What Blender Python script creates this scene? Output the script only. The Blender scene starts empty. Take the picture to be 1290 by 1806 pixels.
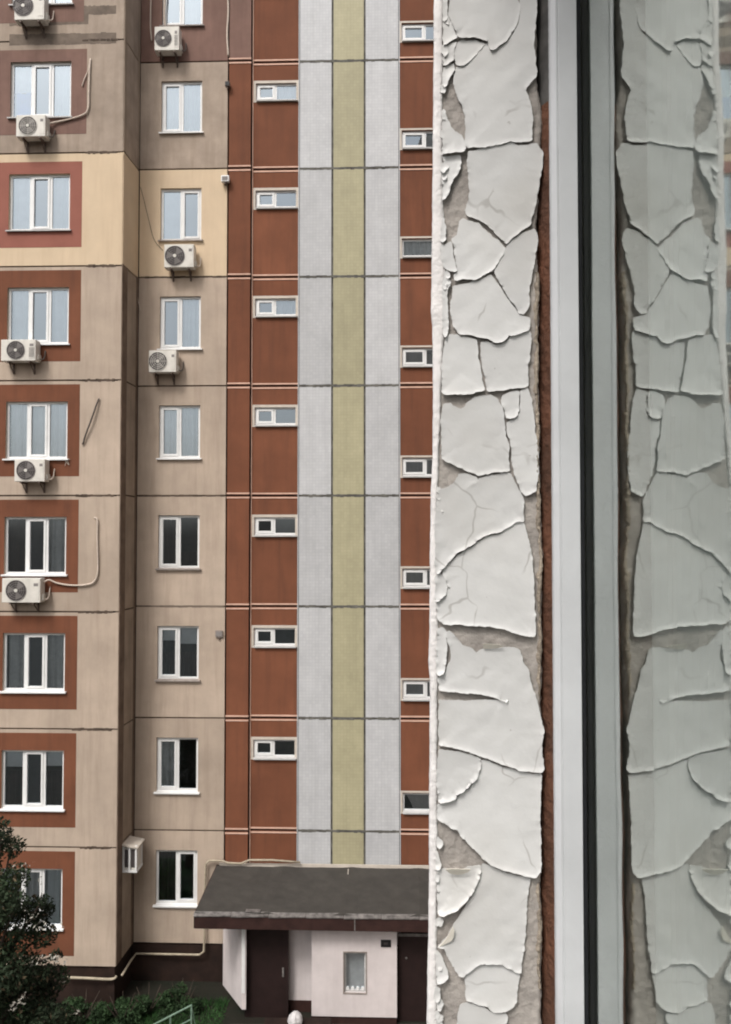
import bpy, bmesh, math, random
import numpy as np
from mathutils import Vector, Matrix
from mathutils.geometry import delaunay_2d_cdt

random.seed(7)
rng = np.random.default_rng(7)
S = bpy.context.scene
C = S.collection
R = math.radians

# ------------------------------------------------------------------ camera
F, W0, H0 = 1500.0, 1290.0, 1806.0        # focal length and size of the photograph, pixels
CAMH = 11.15
PITCH = R(1.8)
cd = bpy.data.cameras.new('camera')
cam = bpy.data.objects.new('camera', cd)
C.objects.link(cam)
cd.sensor_fit = 'VERTICAL'
cd.sensor_height = 24.0
cd.lens = F / H0 * 24.0
cd.clip_start = 0.02
cd.clip_end = 500
cam.location = (0, 0, CAMH)
cam.rotation_euler = (R(90) + PITCH, 0, 0)
S.camera = cam

# ------------------------------------------------------------------ sky, sun, exposure
SUN_AZ, SUN_EL = R(-150), R(52)            # azimuth from +Y towards +X
wd = bpy.data.worlds.new('World')
S.world = wd
wd.use_nodes = True
nt = wd.node_tree
nt.nodes.clear()
sky = nt.nodes.new('ShaderNodeTexSky')
sky.sky_type = 'NISHITA'
sky.sun_disc = False
sky.sun_elevation = SUN_EL
sky.sun_rotation = SUN_AZ
sky.air_density = 1.0
sky.dust_density = 6.0
sky.ozone_density = 0.6
hs = nt.nodes.new('ShaderNodeHueSaturation')
hs.inputs['Saturation'].default_value = 0.33
bg = nt.nodes.new('ShaderNodeBackground')
bg.inputs['Strength'].default_value = 0.12
wo = nt.nodes.new('ShaderNodeOutputWorld')
nt.links.new(sky.outputs[0], hs.inputs['Color'])
nt.links.new(hs.outputs[0], bg.inputs['Color'])
nt.links.new(bg.outputs[0], wo.inputs['Surface'])

sd = bpy.data.lights.new('sun', 'SUN')
sd.energy = 1.3
sd.angle = R(15)
sd.color = (1.0, 0.965, 0.92)
so = bpy.data.objects.new('sun', sd)
C.objects.link(so)
sdir = Vector((math.sin(SUN_AZ) * math.cos(SUN_EL), math.cos(SUN_AZ) * math.cos(SUN_EL), math.sin(SUN_EL)))
so.rotation_euler = sdir.to_track_quat('Z', 'Y').to_euler()
so.location = (-8, -10, 30)

S.view_settings.view_transform = 'Standard'
S.view_settings.look = 'None'
S.view_settings.gamma = 1
S.view_settings.use_curve_mapping = False
S.view_settings.exposure = 0.42
S.cycles.filter_width = 2.0
S.cycles.max_bounces = 6
S.cycles.transparent_max_bounces = 8

# ------------------------------------------------------------------ pixel helpers (reading positions off known planes)
BLD = Vector((0, 21.6, 0))
YAW = R(2.0)
def ray(px, py):
    x = (px - W0 / 2) / F
    t = (H0 / 2 - py) / F
    return Vector((x, math.cos(PITCH) - t * math.sin(PITCH), math.sin(PITCH) + t * math.cos(PITCH)))
def at(px, py, Y):
    d = ray(px, py)
    return Vector((d.x * Y / d.y, Y, CAMH + d.z * Y / d.y))
def uv(px, py, yl=0.0):                    # pixel -> (x, z) on the building plane y = yl, building coordinates
    d = ray(px, py)
    c, s = math.cos(YAW), math.sin(YAW)
    o = Vector((0, -BLD.y, CAMH))
    ol = Vector((o.x * c - o.y * s, o.x * s + o.y * c, o.z))
    dl = Vector((d.x * c - d.y * s, d.x * s + d.y * c, d.z))
    k = (yl - ol.y) / dl.y
    p = ol + dl * k
    return p.x, p.z

# ------------------------------------------------------------------ materials
def hexlin(r, g, b):
    f = lambda v: (v / 255 / 12.92) if v / 255 <= 0.04045 else ((v / 255 + 0.055) / 1.055) ** 2.4
    return (f(r), f(g), f(b))

def mat(name, col, rough=0.85, var=0.12, scale=4.0, bump=0.0, bscale=60.0, streak=0.0, streakcol=None, detail=6,
        metallic=0.0, spec=0.3, vcol=None, bdetail=4):
    m = bpy.data.materials.new(name)
    m.use_nodes = True
    n, l = m.node_tree.nodes, m.node_tree.links
    b = n['Principled BSDF']
    b.inputs['Roughness'].default_value = rough
    b.inputs['Metallic'].default_value = metallic
    b.inputs['Specular IOR Level'].default_value = spec
    tc = n.new('ShaderNodeTexCoord')
    geo = n.new('ShaderNodeNewGeometry')
    nz = n.new('ShaderNodeTexNoise')
    nz.inputs['Scale'].default_value = scale
    nz.inputs['Detail'].default_value = detail
    nz.inputs['Roughness'].default_value = 0.62
    l.new(geo.outputs['Position'], nz.inputs['Vector'])
    rp = n.new('ShaderNodeValToRGB')
    rp.color_ramp.elements[0].position = 0.3
    rp.color_ramp.elements[1].position = 0.72
    d = vcol or tuple(c * (1 - 2 * var) for c in col)
    u = tuple(min(1, c * (1 + var)) for c in col)
    rp.color_ramp.elements[0].color = (*d, 1)
    rp.color_ramp.elements[1].color = (*u, 1)
    l.new(nz.outputs['Fac'], rp.inputs['Fac'])
    out = rp.outputs['Color']
    if streak > 0:
        mp = n.new('ShaderNodeMapping')
        mp.inputs['Scale'].default_value = (3.5, 3.5, 0.28)
        l.new(geo.outputs['Position'], mp.inputs['Vector'])
        n2 = n.new('ShaderNodeTexNoise')
        n2.inputs['Scale'].default_value = 1.6
        n2.inputs['Detail'].default_value = 7
        n2.inputs['Roughness'].default_value = 0.65
        l.new(mp.outputs[0], n2.inputs['Vector'])
        r2 = n.new('ShaderNodeValToRGB')
        r2.color_ramp.elements[0].position = 0.47
        r2.color_ramp.elements[1].position = 0.75
        r2.color_ramp.elements[0].color = (0, 0, 0, 1)
        r2.color_ramp.elements[1].color = (streak, streak, streak, 1)
        l.new(n2.outputs['Fac'], r2.inputs['Fac'])
        mx = n.new('ShaderNodeMixRGB')
        mx.inputs['Color2'].default_value = (*(streakcol or tuple(c * 0.5 for c in col)), 1)
        l.new(r2.outputs['Color'], mx.inputs['Fac'])
        l.new(out, mx.inputs['Color1'])
        out = mx.outputs['Color']
    l.new(out, b.inputs['Base Color'])
    if bump > 0:
        n3 = n.new('ShaderNodeTexNoise')
        n3.inputs['Scale'].default_value = bscale
        n3.inputs['Detail'].default_value = bdetail
        l.new(geo.outputs['Position'], n3.inputs['Vector'])
        bp = n.new('ShaderNodeBump')
        bp.inputs['Strength'].default_value = bump
        bp.inputs['Distance'].default_value = 0.01
        l.new(n3.outputs['Fac'], bp.inputs['Height'])
        l.new(bp.outputs[0], b.inputs['Normal'])
    return m

def tile_mat(name, col, grout, size=0.05):
    m = mat(name, col, 0.55, 0.05, 2.0, streak=0.35, streakcol=tuple(c * 0.72 for c in col))
    n, l = m.node_tree.nodes, m.node_tree.links
    b = n['Principled BSDF']
    src = b.inputs['Base Color'].links[0].from_socket
    tc = n.new('ShaderNodeTexCoord')
    sp = n.new('ShaderNodeSeparateXYZ')
    cb = n.new('ShaderNodeCombineXYZ')
    l.new(tc.outputs['Object'], sp.inputs[0])
    l.new(sp.outputs['X'], cb.inputs['X'])
    l.new(sp.outputs['Z'], cb.inputs['Y'])
    br = n.new('ShaderNodeTexBrick')
    br.offset = 0.0
    br.inputs['Scale'].default_value = 1.0
    br.inputs['Brick Width'].default_value = size * 1.6
    br.inputs['Row Height'].default_value = size * 1.6
    br.inputs['Mortar Size'].default_value = size * 0.12
    br.inputs['Mortar Smooth'].default_value = 0.3
    br.inputs['Color1'].default_value = (1, 1, 1, 1)
    br.inputs['Color2'].default_value = (0.93, 0.93, 0.94, 1)
    br.inputs['Mortar'].default_value = (*grout, 1)
    l.new(cb.outputs[0], br.inputs['Vector'])
    mx = n.new('ShaderNodeMixRGB')
    mx.blend_type = 'MULTIPLY'
    mx.inputs['Fac'].default_value = 1
    l.new(src, mx.inputs['Color1'])
    l.new(br.outputs['Color'], mx.inputs['Color2'])
    l.new(mx.outputs[0], b.inputs['Base Color'])
    return m

def glass_mat(name, refl, tint, rough=0.0, wob=0.0, wscale=2.0, rcol=(0.93, 0.96, 0.97)):
    m = bpy.data.materials.new(name)
    m.use_nodes = True
    n, l = m.node_tree.nodes, m.node_tree.links
    n.remove(n['Principled BSDF'])
    tr = n.new('ShaderNodeBsdfTransparent')
    tr.inputs['Color'].default_value = (*tint, 1)
    gl = n.new('ShaderNodeBsdfGlossy')
    gl.inputs['Roughness'].default_value = rough
    gl.inputs['Color'].default_value = (*rcol, 1)
    fr = n.new('ShaderNodeFresnel')
    fr.inputs['IOR'].default_value = 1.5
    ad = n.new('ShaderNodeMath')
    ad.operation = 'ADD'
    ad.use_clamp = True
    ad.inputs[1].default_value = refl
    l.new(fr.outputs[0], ad.inputs[0])
    mx = n.new('ShaderNodeMixShader')
    l.new(ad.outputs[0], mx.inputs['Fac'])
    l.new(tr.outputs[0], mx.inputs[1])
    l.new(gl.outputs[0], mx.inputs[2])
    if wob > 0:
        geo = n.new('ShaderNodeNewGeometry')
        nz = n.new('ShaderNodeTexNoise')
        nz.inputs['Scale'].default_value = wscale
        nz.inputs['Detail'].default_value = 1
        l.new(geo.outputs['Position'], nz.inputs['Vector'])
        bp = n.new('ShaderNodeBump')
        bp.inputs['Strength'].default_value = wob
        bp.inputs['Distance'].default_value = 0.02
        l.new(nz.outputs['Fac'], bp.inputs['Height'])
        l.new(bp.outputs[0], gl.inputs['Normal'])
    l.new(mx.outputs[0], n['Material Output'].inputs['Surface'])
    return m

M = {}
M['beige'] = mat('beige render', (0.49, 0.395, 0.315), 0.9, 0.10, 0.8, 0.4, 90, 0.6, (0.32, 0.245, 0.19))
M['beige_dirty'] = mat('weathered beige render', (0.41, 0.33, 0.265), 0.9, 0.13, 1.5, 0.4, 90, 0.6, (0.25, 0.195, 0.15))
M['yellow'] = mat('fresh peach yellow render', (0.66, 0.52, 0.365), 0.9, 0.04, 1.2, 0.4, 90, 0.35, (0.50, 0.36, 0.24))
M['brown'] = mat('red brown facade paint', (0.20, 0.075, 0.039), 0.85, 0.12, 0.9, 0.4, 90, 0.6, (0.115, 0.047, 0.028))
M['brown_bright'] = mat('fresh brick red paint', (0.30, 0.115, 0.085), 0.85, 0.06, 1.6, 0.4, 90)
M['brown_dull'] = mat('dull purple brown paint', (0.215, 0.128, 0.103), 0.88, 0.10, 1.6, 0.4, 90, 0.4)
M['corner_brown'] = mat('dark corner mastic', (0.19, 0.135, 0.10), 0.9, 0.2, 2.5, 0.4, 60, 0.5)
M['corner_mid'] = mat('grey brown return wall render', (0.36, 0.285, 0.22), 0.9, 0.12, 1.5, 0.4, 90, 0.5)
def objvar(m, lo, hi):                      # panel to panel difference in tone
    n, l = m.node_tree.nodes, m.node_tree.links
    b = n['Principled BSDF']; src = b.inputs['Base Color'].links[0].from_socket
    oi = n.new('ShaderNodeObjectInfo'); mr = n.new('ShaderNodeMapRange')
    mr.inputs['To Min'].default_value = lo; mr.inputs['To Max'].default_value = hi
    l.new(oi.outputs['Random'], mr.inputs['Value'])
    mx = n.new('ShaderNodeMixRGB'); mx.blend_type = 'MULTIPLY'; mx.inputs['Fac'].default_value = 1
    l.new(src, mx.inputs['Color1']); l.new(mr.outputs[0], mx.inputs['Color2']); l.new(mx.outputs[0], b.inputs['Base Color'])
M['daub'] = mat('grey mastic daub', (0.19, 0.15, 0.12), 0.9, 0.2, 3)
M['joint'] = mat('joint mastic', (0.11, 0.08, 0.06), 0.9, 0.3, 5)
M['joint_grey'] = mat('grey joint mortar', (0.145, 0.14, 0.125), 0.9, 0.3, 5)
M['peach'] = mat('peach trim paint', (0.68, 0.44, 0.34), 0.8, 0.1, 5)
M['tile_white'] = tile_mat('white mosaic tile', (0.56, 0.565, 0.57), (0.86, 0.86, 0.88))
M['tile_yellow'] = tile_mat('mustard mosaic tile', (0.45, 0.415, 0.27), (0.88, 0.88, 0.87))
for _q in ('beige', 'beige_dirty', 'brown', 'tile_white', 'tile_yellow'): objvar(M[_q], 0.90, 1.04)
M['plinth'] = mat('dark brown plinth', (0.027, 0.014, 0.010), 0.9, 0.25, 3, 0.5, 50, 0.5)
M['pvc'] = mat('white pvc', (0.78, 0.78, 0.77), 0.35, 0.03, 6, spec=0.5)
M['pvc_old'] = mat('cream window surround', (0.60, 0.54, 0.47), 0.7, 0.08, 6)
M['sill'] = mat('zinc sill', (0.5, 0.49, 0.48), 0.45, 0.08, 8)
M['sill_brown'] = mat('weathered sill', (0.30, 0.26, 0.235), 0.6, 0.15, 8)
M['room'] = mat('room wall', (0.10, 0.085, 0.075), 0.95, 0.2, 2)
M['curtain'] = mat('tulle curtain', (0.74, 0.74, 0.73), 0.95, 0.05, 5)
M['curtain_grey'] = mat('grey curtain', (0.70, 0.675, 0.65), 0.95, 0.1, 5)
M['curtain_dark'] = mat('dark brown curtain', (0.07, 0.045, 0.04), 0.95, 0.1, 5)
M['curtain_blue'] = mat('blue cloth', (0.04, 0.17, 0.62), 0.95, 0.1, 5)
M['blind'] = mat('roller blind', (0.84, 0.82, 0.80), 0.8, 0.04, 5)
M['screen'] = mat('insect screen', (0.11, 0.105, 0.11), 0.9, 0.06, 8)
M['glass'] = glass_mat('window glass', 0.27, (0.80, 0.85, 0.88), 0.0, 0.12, 1.2, (0.80, 0.91, 1.0))
M['ac_white'] = mat('cream ac casing', (0.70, 0.67, 0.61), 0.5, 0.06, 5, streak=0.3)
M['ac_dark'] = mat('ac fan recess', (0.07, 0.06, 0.06), 0.6, 0.1, 5)
M['ac_grey'] = mat('ac grille', (0.24, 0.22, 0.21), 0.6, 0.1, 5)
M['steel'] = mat('rusty steel bracket', (0.16, 0.12, 0.10), 0.6, 0.25, 12, metallic=0.3)
M['hose'] = mat('ivory hose tape', (0.60, 0.51, 0.43), 0.7, 0.1, 12)
M['hose_dark'] = mat('dark hose', (0.10, 0.085, 0.075), 0.7, 0.1, 12)
M['gas'] = mat('cream gas pipe', (0.42, 0.36, 0.27), 0.6, 0.15, 8)
M['bitumen'] = mat('bitumen roofing', (0.055, 0.05, 0.044), 0.9, 0.12, 2.6, 0.9, 45, 0.45, (0.035, 0.033, 0.031))
M['fascia'] = mat('dark maroon fascia', (0.042, 0.020, 0.017), 0.55, 0.2, 4)
M['flash'] = mat('zinc flashing', (0.20, 0.185, 0.175), 0.55, 0.3, 9, metallic=0.2)
M['porch'] = mat('pinkish white render', (0.67, 0.61, 0.60), 0.9, 0.06, 2, 0.4, 70, 0.35, (0.50, 0.44, 0.43))
M['door'] = mat('dark maroon door', (0.022, 0.011, 0.010), 0.6, 0.15, 4)
M['soil'] = mat('dark soil and worn turf', (0.016, 0.012, 0.009), 0.95, 0.35, 1.3, 0.8, 12, vcol=(0.008, 0.012, 0.006))
M['asphalt'] = mat('worn asphalt', (0.10, 0.085, 0.075), 0.95, 0.2, 2.2, 0.6, 40)
M['grass'] = mat('grass', (0.030, 0.085, 0.022), 0.85, 0.3, 1.5)
M['leaf'] = mat('tree leaf', (0.024, 0.040, 0.018), 0.8, 0.4, 1.6)
M['shrub_leaf'] = mat('shrub leaf', (0.030, 0.062, 0.022), 0.8, 0.35, 3)
M['leaf_pale'] = mat('pale blossom', (0.40, 0.38, 0.33), 0.8, 0.25, 9)
M['leaf_mid'] = mat('paler brownish leaf', (0.11, 0.085, 0.05), 0.8, 0.25, 6)
M['bark'] = mat('bark', (0.06, 0.045, 0.035), 0.95, 0.3, 8, 0.6, 30)
M['rail'] = mat('pale green rail paint', (0.28, 0.42, 0.32), 0.55, 0.15, 8)
M['bag'] = mat('white plastic', (0.58, 0.56, 0.56), 0.5, 0.12, 14)
M['sign'] = mat('dark plaque', (0.02, 0.02, 0.022), 0.4, 0.1, 5)
M['own_wall'] = mat('own house render', (0.42, 0.38, 0.34), 0.9, 0.1, 2, 0.5, 80, 0.4)
M['paint'] = mat('peeling off white paint', (0.67, 0.665, 0.655), 0.5, 0.05, 9, 0.10, 45, 0, spec=0.35, bdetail=12)
_n, _l = M['paint'].node_tree.nodes, M['paint'].node_tree.links
_b = _n['Principled BSDF']; _src = _b.inputs['Base Color'].links[0].from_socket
_g = _n.new('ShaderNodeNewGeometry')
for _sc, _lo, _hi, _col, _dt in ((120.0, 0.76, 0.80, (0.44, 0.42, 0.40), 2), (9.0, 0.50, 0.80, (0.54, 0.525, 0.50), 9)):
    _z = _n.new('ShaderNodeTexNoise'); _z.inputs['Scale'].default_value = _sc; _z.inputs['Detail'].default_value = _dt
    _l.new(_g.outputs['Position'], _z.inputs['Vector'])
    _r = _n.new('ShaderNodeValToRGB'); _r.color_ramp.elements[0].position = _lo; _r.color_ramp.elements[1].position = _hi
    _l.new(_z.outputs['Fac'], _r.inputs['Fac'])
    _m = _n.new('ShaderNodeMixRGB'); _m.inputs['Color2'].default_value = (*_col, 1)
    _l.new(_r.outputs['Color'], _m.inputs['Fac']); _l.new(_src, _m.inputs['Color1']); _src = _m.outputs['Color']
_w = _n.new('ShaderNodeTexNoise'); _w.inputs['Scale'].default_value = 30; _l.new(_g.outputs['Position'], _w.inputs['Vector'])
_wa = _n.new('ShaderNodeMixRGB'); _wa.blend_type = 'LINEAR_LIGHT'; _wa.inputs['Fac'].default_value = 0.012
_l.new(_g.outputs['Position'], _wa.inputs['Color1']); _l.new(_w.outputs['Color'], _wa.inputs['Color2'])
_v = _n.new('ShaderNodeTexVoronoi'); _v.feature = 'DISTANCE_TO_EDGE'; _v.inputs['Scale'].default_value = 13.3
_l.new(_wa.outputs[0], _v.inputs['Vector'])
_c = _n.new('ShaderNodeMapRange'); _c.inputs['From Min'].default_value = 0.004; _c.inputs['From Max'].default_value = 0.013; _c.inputs['To Min'].default_value = 1; _c.inputs['To Max'].default_value = 0
_l.new(_v.outputs['Distance'], _c.inputs['Value'])
_k = _n.new('ShaderNodeTexNoise'); _k.inputs['Scale'].default_value = 16; _k.inputs['Detail'].default_value = 3; _l.new(_g.outputs['Position'], _k.inputs['Vector'])
_kr = _n.new('ShaderNodeMapRange'); _kr.inputs['From Min'].default_value = 0.53; _kr.inputs['From Max'].default_value = 0.62; _kr.inputs['To Max'].default_value = 0.5
_l.new(_k.outputs['Fac'], _kr.inputs['Value'])
_mm = _n.new('ShaderNodeMath'); _mm.operation = 'MULTIPLY'; _l.new(_c.outputs[0], _mm.inputs[0]); _l.new(_kr.outputs[0], _mm.inputs[1])
_m = _n.new('ShaderNodeMixRGB'); _m.inputs['Color2'].default_value = (0.30, 0.28, 0.26, 1)
_l.new(_mm.outputs[0], _m.inputs['Fac']); _l.new(_src, _m.inputs['Color1']); _src = _m.outputs['Color']
_oi = _n.new('ShaderNodeObjectInfo'); _mr = _n.new('ShaderNodeMapRange'); _mr.inputs['To Min'].default_value = 0.91; _mr.inputs['To Max'].default_value = 1.05
_l.new(_oi.outputs['Random'], _mr.inputs['Value'])
_m = _n.new('ShaderNodeMixRGB'); _m.blend_type = 'MULTIPLY'; _m.inputs['Fac'].default_value = 1
_l.new(_src, _m.inputs['Color1']); _l.new(_mr.outputs[0], _m.inputs['Color2']); _l.new(_m.outputs[0], _b.inputs['Base Color'])
M['paint_edge'] = mat('chalky white edge', (0.80, 0.77, 0.755), 0.8, 0.08, 40, 0.25, 150)
M['paint_back'] = mat('ivory paint underside', (0.78, 0.73, 0.64), 0.7, 0.05, 30)
M['plaster'] = mat('bare grey plaster', (0.40, 0.365, 0.335), 0.95, 0.16, 26, 0.35, 120)
M['foam'] = mat('beige mounting foam', (0.36, 0.305, 0.245), 0.95, 0.22, 40, 0.5, 200)
M['rust'] = mat('rust brown sealant', (0.125, 0.052, 0.029), 0.8, 0.35, 14, 0.5, 120, vcol=(0.055, 0.030, 0.020))
M['dark_gap'] = mat('dark grey gap', (0.10, 0.095, 0.09), 0.85, 0.3, 30)
M['frame'] = mat('white pvc window frame', (0.59, 0.60, 0.615), 0.33, 0.05, 10, 0.12, 25, 0.45, (0.50, 0.495, 0.485), spec=0.5)
M['gasket'] = mat('grey black rubber gasket', (0.035, 0.036, 0.04), 0.6, 0.2, 20)
M['sill_metal'] = mat('grey tin sill', (0.42, 0.42, 0.42), 0.5, 0.1, 12)
M['near_glass'] = glass_mat('coated window glass', 0.30, (0.985, 0.99, 0.985), 0.03, 0.05, 7.0, (0.95, 1.0, 0.965))
M['drape'] = mat('grey green drape', (0.82, 0.87, 0.83), 0.95, 0.05, 6)

# ------------------------------------------------------------------ mesh helpers
class MB:
    def __init__(s):
        s.v, s.f = [], []
    def quad(s, a, b, c, d):
        i = len(s.v); s.v += [a, b, c, d]; s.f.append((i, i + 1, i + 2, i + 3))
    def box(s, x0, x1, y0, y1, z0, z1):
        i = len(s.v)
        s.v += [(x0, y0, z0), (x1, y0, z0), (x1, y1, z0), (x0, y1, z0), (x0, y0, z1), (x1, y0, z1), (x1, y1, z1), (x0, y1, z1)]
        for f in ((0, 3, 2, 1), (4, 5, 6, 7), (0, 1, 5, 4), (1, 2, 6, 5), (2, 3, 7, 6), (3, 0, 4, 7)):
            s.f.append(tuple(i + k for k in f))
    def hexa(s, b, t):
        i = len(s.v); s.v += list(b) + list(t)
        for f in ((0, 3, 2, 1), (4, 5, 6, 7), (0, 1, 5, 4), (1, 2, 6, 5), (2, 3, 7, 6), (3, 0, 4, 7)):
            s.f.append(tuple(i + k for k in f))
    def ring(s, x0, x1, z0, z1, w, y0, y1, wb=None):
        wb = wb or w
        s.box(x0, x0 + w, y0, y1, z0, z1); s.box(x1 - w, x1, y0, y1, z0, z1)
        s.box(x0 + w, x1 - w, y0, y1, z0, z0 + wb); s.box(x0 + w, x1 - w, y0, y1, z1 - w, z1)
    def tube(s, pts, r, n=8, caps=True):
        pts = [Vector(p) for p in pts]
        rs = r if isinstance(r, (list, tuple)) else [r] * len(pts)
        base = len(s.v)
        up = None
        for i, p in enumerate(pts):
            t = (pts[min(i + 1, len(pts) - 1)] - pts[max(i - 1, 0)]).normalized()
            if up is None:
                up = Vector((0, 0, 1)) if abs(t.z) < 0.9 else Vector((1, 0, 0))
            a = t.cross(up).normalized(); up = a.cross(t).normalized()
            for k in range(n):
                an = 2 * math.pi * k / n
                s.v.append(tuple(p + (a * math.cos(an) + up * math.sin(an)) * rs[i]))
        for i in range(len(pts) - 1):
            for k in range(n):
                s.f.append((base + i * n + k, base + i * n + (k + 1) % n, base + (i + 1) * n + (k + 1) % n, base + (i + 1) * n + k))
        if caps:
            s.f.append(tuple(base + k for k in range(n))[::-1])
            s.f.append(tuple(base + (len(pts) - 1) * n + k for k in range(n)))
    def disc(s, c, r, y0, y1, n=24, r_in=0.0):              # disc facing -y
        i = len(s.v)
        for k in range(n):
            a = 2 * math.pi * k / n
            s.v.append((c[0] + r * math.cos(a), y0, c[1] + r * math.sin(a)))
        for k in range(n):
            a = 2 * math.pi * k / n
            s.v.append((c[0] + r * math.cos(a), y1, c[1] + r * math.sin(a)))
        for k in range(n):
            s.f.append((i + k, i + (k + 1) % n, i + n + (k + 1) % n, i + n + k))
        if r_in <= 0:
            s.f.append(tuple(i + k for k in range(n))); s.f.append(tuple(i + n + k for k in range(n))[::-1])
        else:
            j = len(s.v)
            for yy in (y0, y1):
                for k in range(n):
                    a = 2 * math.pi * k / n
                    s.v.append((c[0] + r_in * math.cos(a), yy, c[1] + r_in * math.sin(a)))
            for k in range(n):
                q = (k + 1) % n
                s.f.append((i + k, i + q, j + q, j + k)); s.f.append((i + n + k, i + n + q, j + n + q, j + n + k))
                s.f.append((j + k, j + q, j + n + q, j + n + k))
    def build(s, name, m, parent=None, bevel=0.0, smooth=False):
        me = bpy.data.meshes.new(name)
        me.from_pydata(s.v, [], s.f)
        bm = bmesh.new(); bm.from_mesh(me)
        bmesh.ops.recalc_face_normals(bm, faces=bm.faces)
        if bevel > 0:
            bmesh.ops.bevel(bm, geom=list(bm.edges), offset=bevel, segments=2, affect='EDGES', profile=0.6, clamp_overlap=True)
        if smooth:
            for f in bm.faces: f.smooth = True
        bm.to_mesh(me); bm.free()
        me.materials.append(M[m] if isinstance(m, str) else m)
        o = bpy.data.objects.new(name, me)
        C.objects.link(o)
        if parent is not None: o.parent = parent
        return o

def tag(o, label=None, cat=None, group=None, kind=None):
    if label: o['label'] = label
    if cat: o['category'] = cat
    if group: o['group'] = group
    if kind: o['kind'] = kind
    return o
def empty(name, loc=(0, 0, 0), rz=0.0):
    o = bpy.data.objects.new(name, None); C.objects.link(o)
    o.location = loc; o.rotation_euler = (0, 0, rz); o.empty_display_size = 0.2
    return o
def smoothpath(pts, n=6):
    pts = [Vector(p) for p in pts]; out = []
    for i in range(len(pts) - 1):
        p0, p1, p2, p3 = pts[max(i - 1, 0)], pts[i], pts[i + 1], pts[min(i + 2, len(pts) - 1)]
        for k in range(n):
            t = k / n
            out.append(0.5 * ((2 * p1) + (p2 - p0) * t + (2 * p0 - 5 * p1 + 4 * p2 - p3) * t * t + (3 * p1 - p0 - 3 * p2 + p3) * t ** 3))
    out.append(pts[-1]); return out

# ================================================================== GROUND
g = MB(); g.quad((-140, -140, 0), (140, -140, 0), (140, 140, 0), (-140, 140, 0))
tag(g.build('ground', 'soil'), kind='structure')
g = MB()
g.quad((-3.9, 8, 0.004), (3.2, 8, 0.004), (3.2, 19.9, 0.004), (-3.1, 19.9, 0.004))
tag(g.build('path', 'asphalt'), kind='structure')

# ================================================================== THE OPPOSITE BUILDING
FL, Z0 = 2.826, 0.95
lvl = lambda k: Z0 + FL * k                 # floor joints; k = 1 is the lowest one in view
YL = -1.13                                  # front of the left wing
XC = uv(213, 868, YL)[0]                    # outer corner of the left wing
XI = uv(241, 878, 0)[0]                     # inner corner
XB = uv(399.5, 878, 0)[0]                   # bay meets brown pilaster
XG = uv(441, 878, 0)[0]                     # groove
YS = 0.10                                   # stair tower set back a little
XW1 = uv(526, 878, YS)[0]; XY1 = uv(586, 878, YS)[0]; XY2 = uv(643.5, 878, YS)[0]; XW2 = uv(705.5, 878, YS)[0]
XR = XW2 + (XW1 - XG); XR2 = XR + (XG - XB)
b0 = empty('apartment_building', BLD, -YAW)
tag(b0, 'panel apartment block with beige walls, red brown fields and white and mustard tiled stair tower', 'building')

J = 0.020                                   # half joint
def panel(name, m, x0, x1, z0, z1, y, hole=None, th=0.22, j=J):
    b = MB(); x0 += j; x1 -= j; z0 += j; z1 -= j
    if hole:
        hx0, hx1, hz0, hz1 = hole
        xs, zs = [x0, hx0, hx1, x1], [z0, hz0, hz1, z1]
        for i in range(3):
            for k in range(3):
                if i == 1 and k == 1: continue
                b.quad((xs[i], y, zs[k]), (xs[i + 1], y, zs[k]), (xs[i + 1], y, zs[k + 1]), (xs[i], y, zs[k + 1]))
        for (a, c) in (((hx0, hz0), (hx0, hz1)), ((hx0, hz1), (hx1, hz1)), ((hx1, hz1), (hx1, hz0)), ((hx1, hz0), (hx0, hz0))):
            b.quad((a[0], y, a[1]), (c[0], y, c[1]), (c[0], y + th, c[1]), (a[0], y + th, a[1]))
    else:
        b.quad((x0, y, z0), (x1, y, z0), (x1, y, z1), (x0, y, z1))
    for (a, c) in (((x0, z0), (x0, z1)), ((x0, z1), (x1, z1)), ((x1, z1), (x1, z0)), ((x1, z0), (x0, z0))):
        b.quad((a[0], y, a[1]), (c[0], y, c[1]), (c[0], y + 0.08, c[1]), (a[0], y + 0.08, a[1]))
    me = bpy.data.meshes.new(name); me.from_pydata(b.v, [], b.f)
    bm = bmesh.new(); bm.from_mesh(me); bmesh.ops.remove_doubles(bm, verts=bm.verts, dist=1e-5)
    bmesh.ops.recalc_face_normals(bm, faces=bm.faces)
    bm.to_mesh(me); bm.free()
    me.materials.append(M[m]); o = bpy.data.objects.new(name, me); C.objects.link(o); o.parent = b0
    return o

def curtain(parent, m, x0, x1, y, z0, z1, folds=7, amp=0.025, name='curtain'):
    b = MB(); n = folds * 6; ph = random.random() * 6
    for i in range(n):
        xa, xb = x0 + (x1 - x0) * i / n, x0 + (x1 - x0) * (i + 1) / n
        fa = lambda t: y + amp * math.sin(t / n * folds * 2 * math.pi + ph) + 0.4 * amp * math.sin(t * 1.7 + ph)
        b.quad((xa, fa(i), z0), (xb, fa(i + 1), z0), (xb, fa(i + 1), z1), (xa, fa(i), z1))
    return b.build(name, m, parent, smooth=True)

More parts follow.
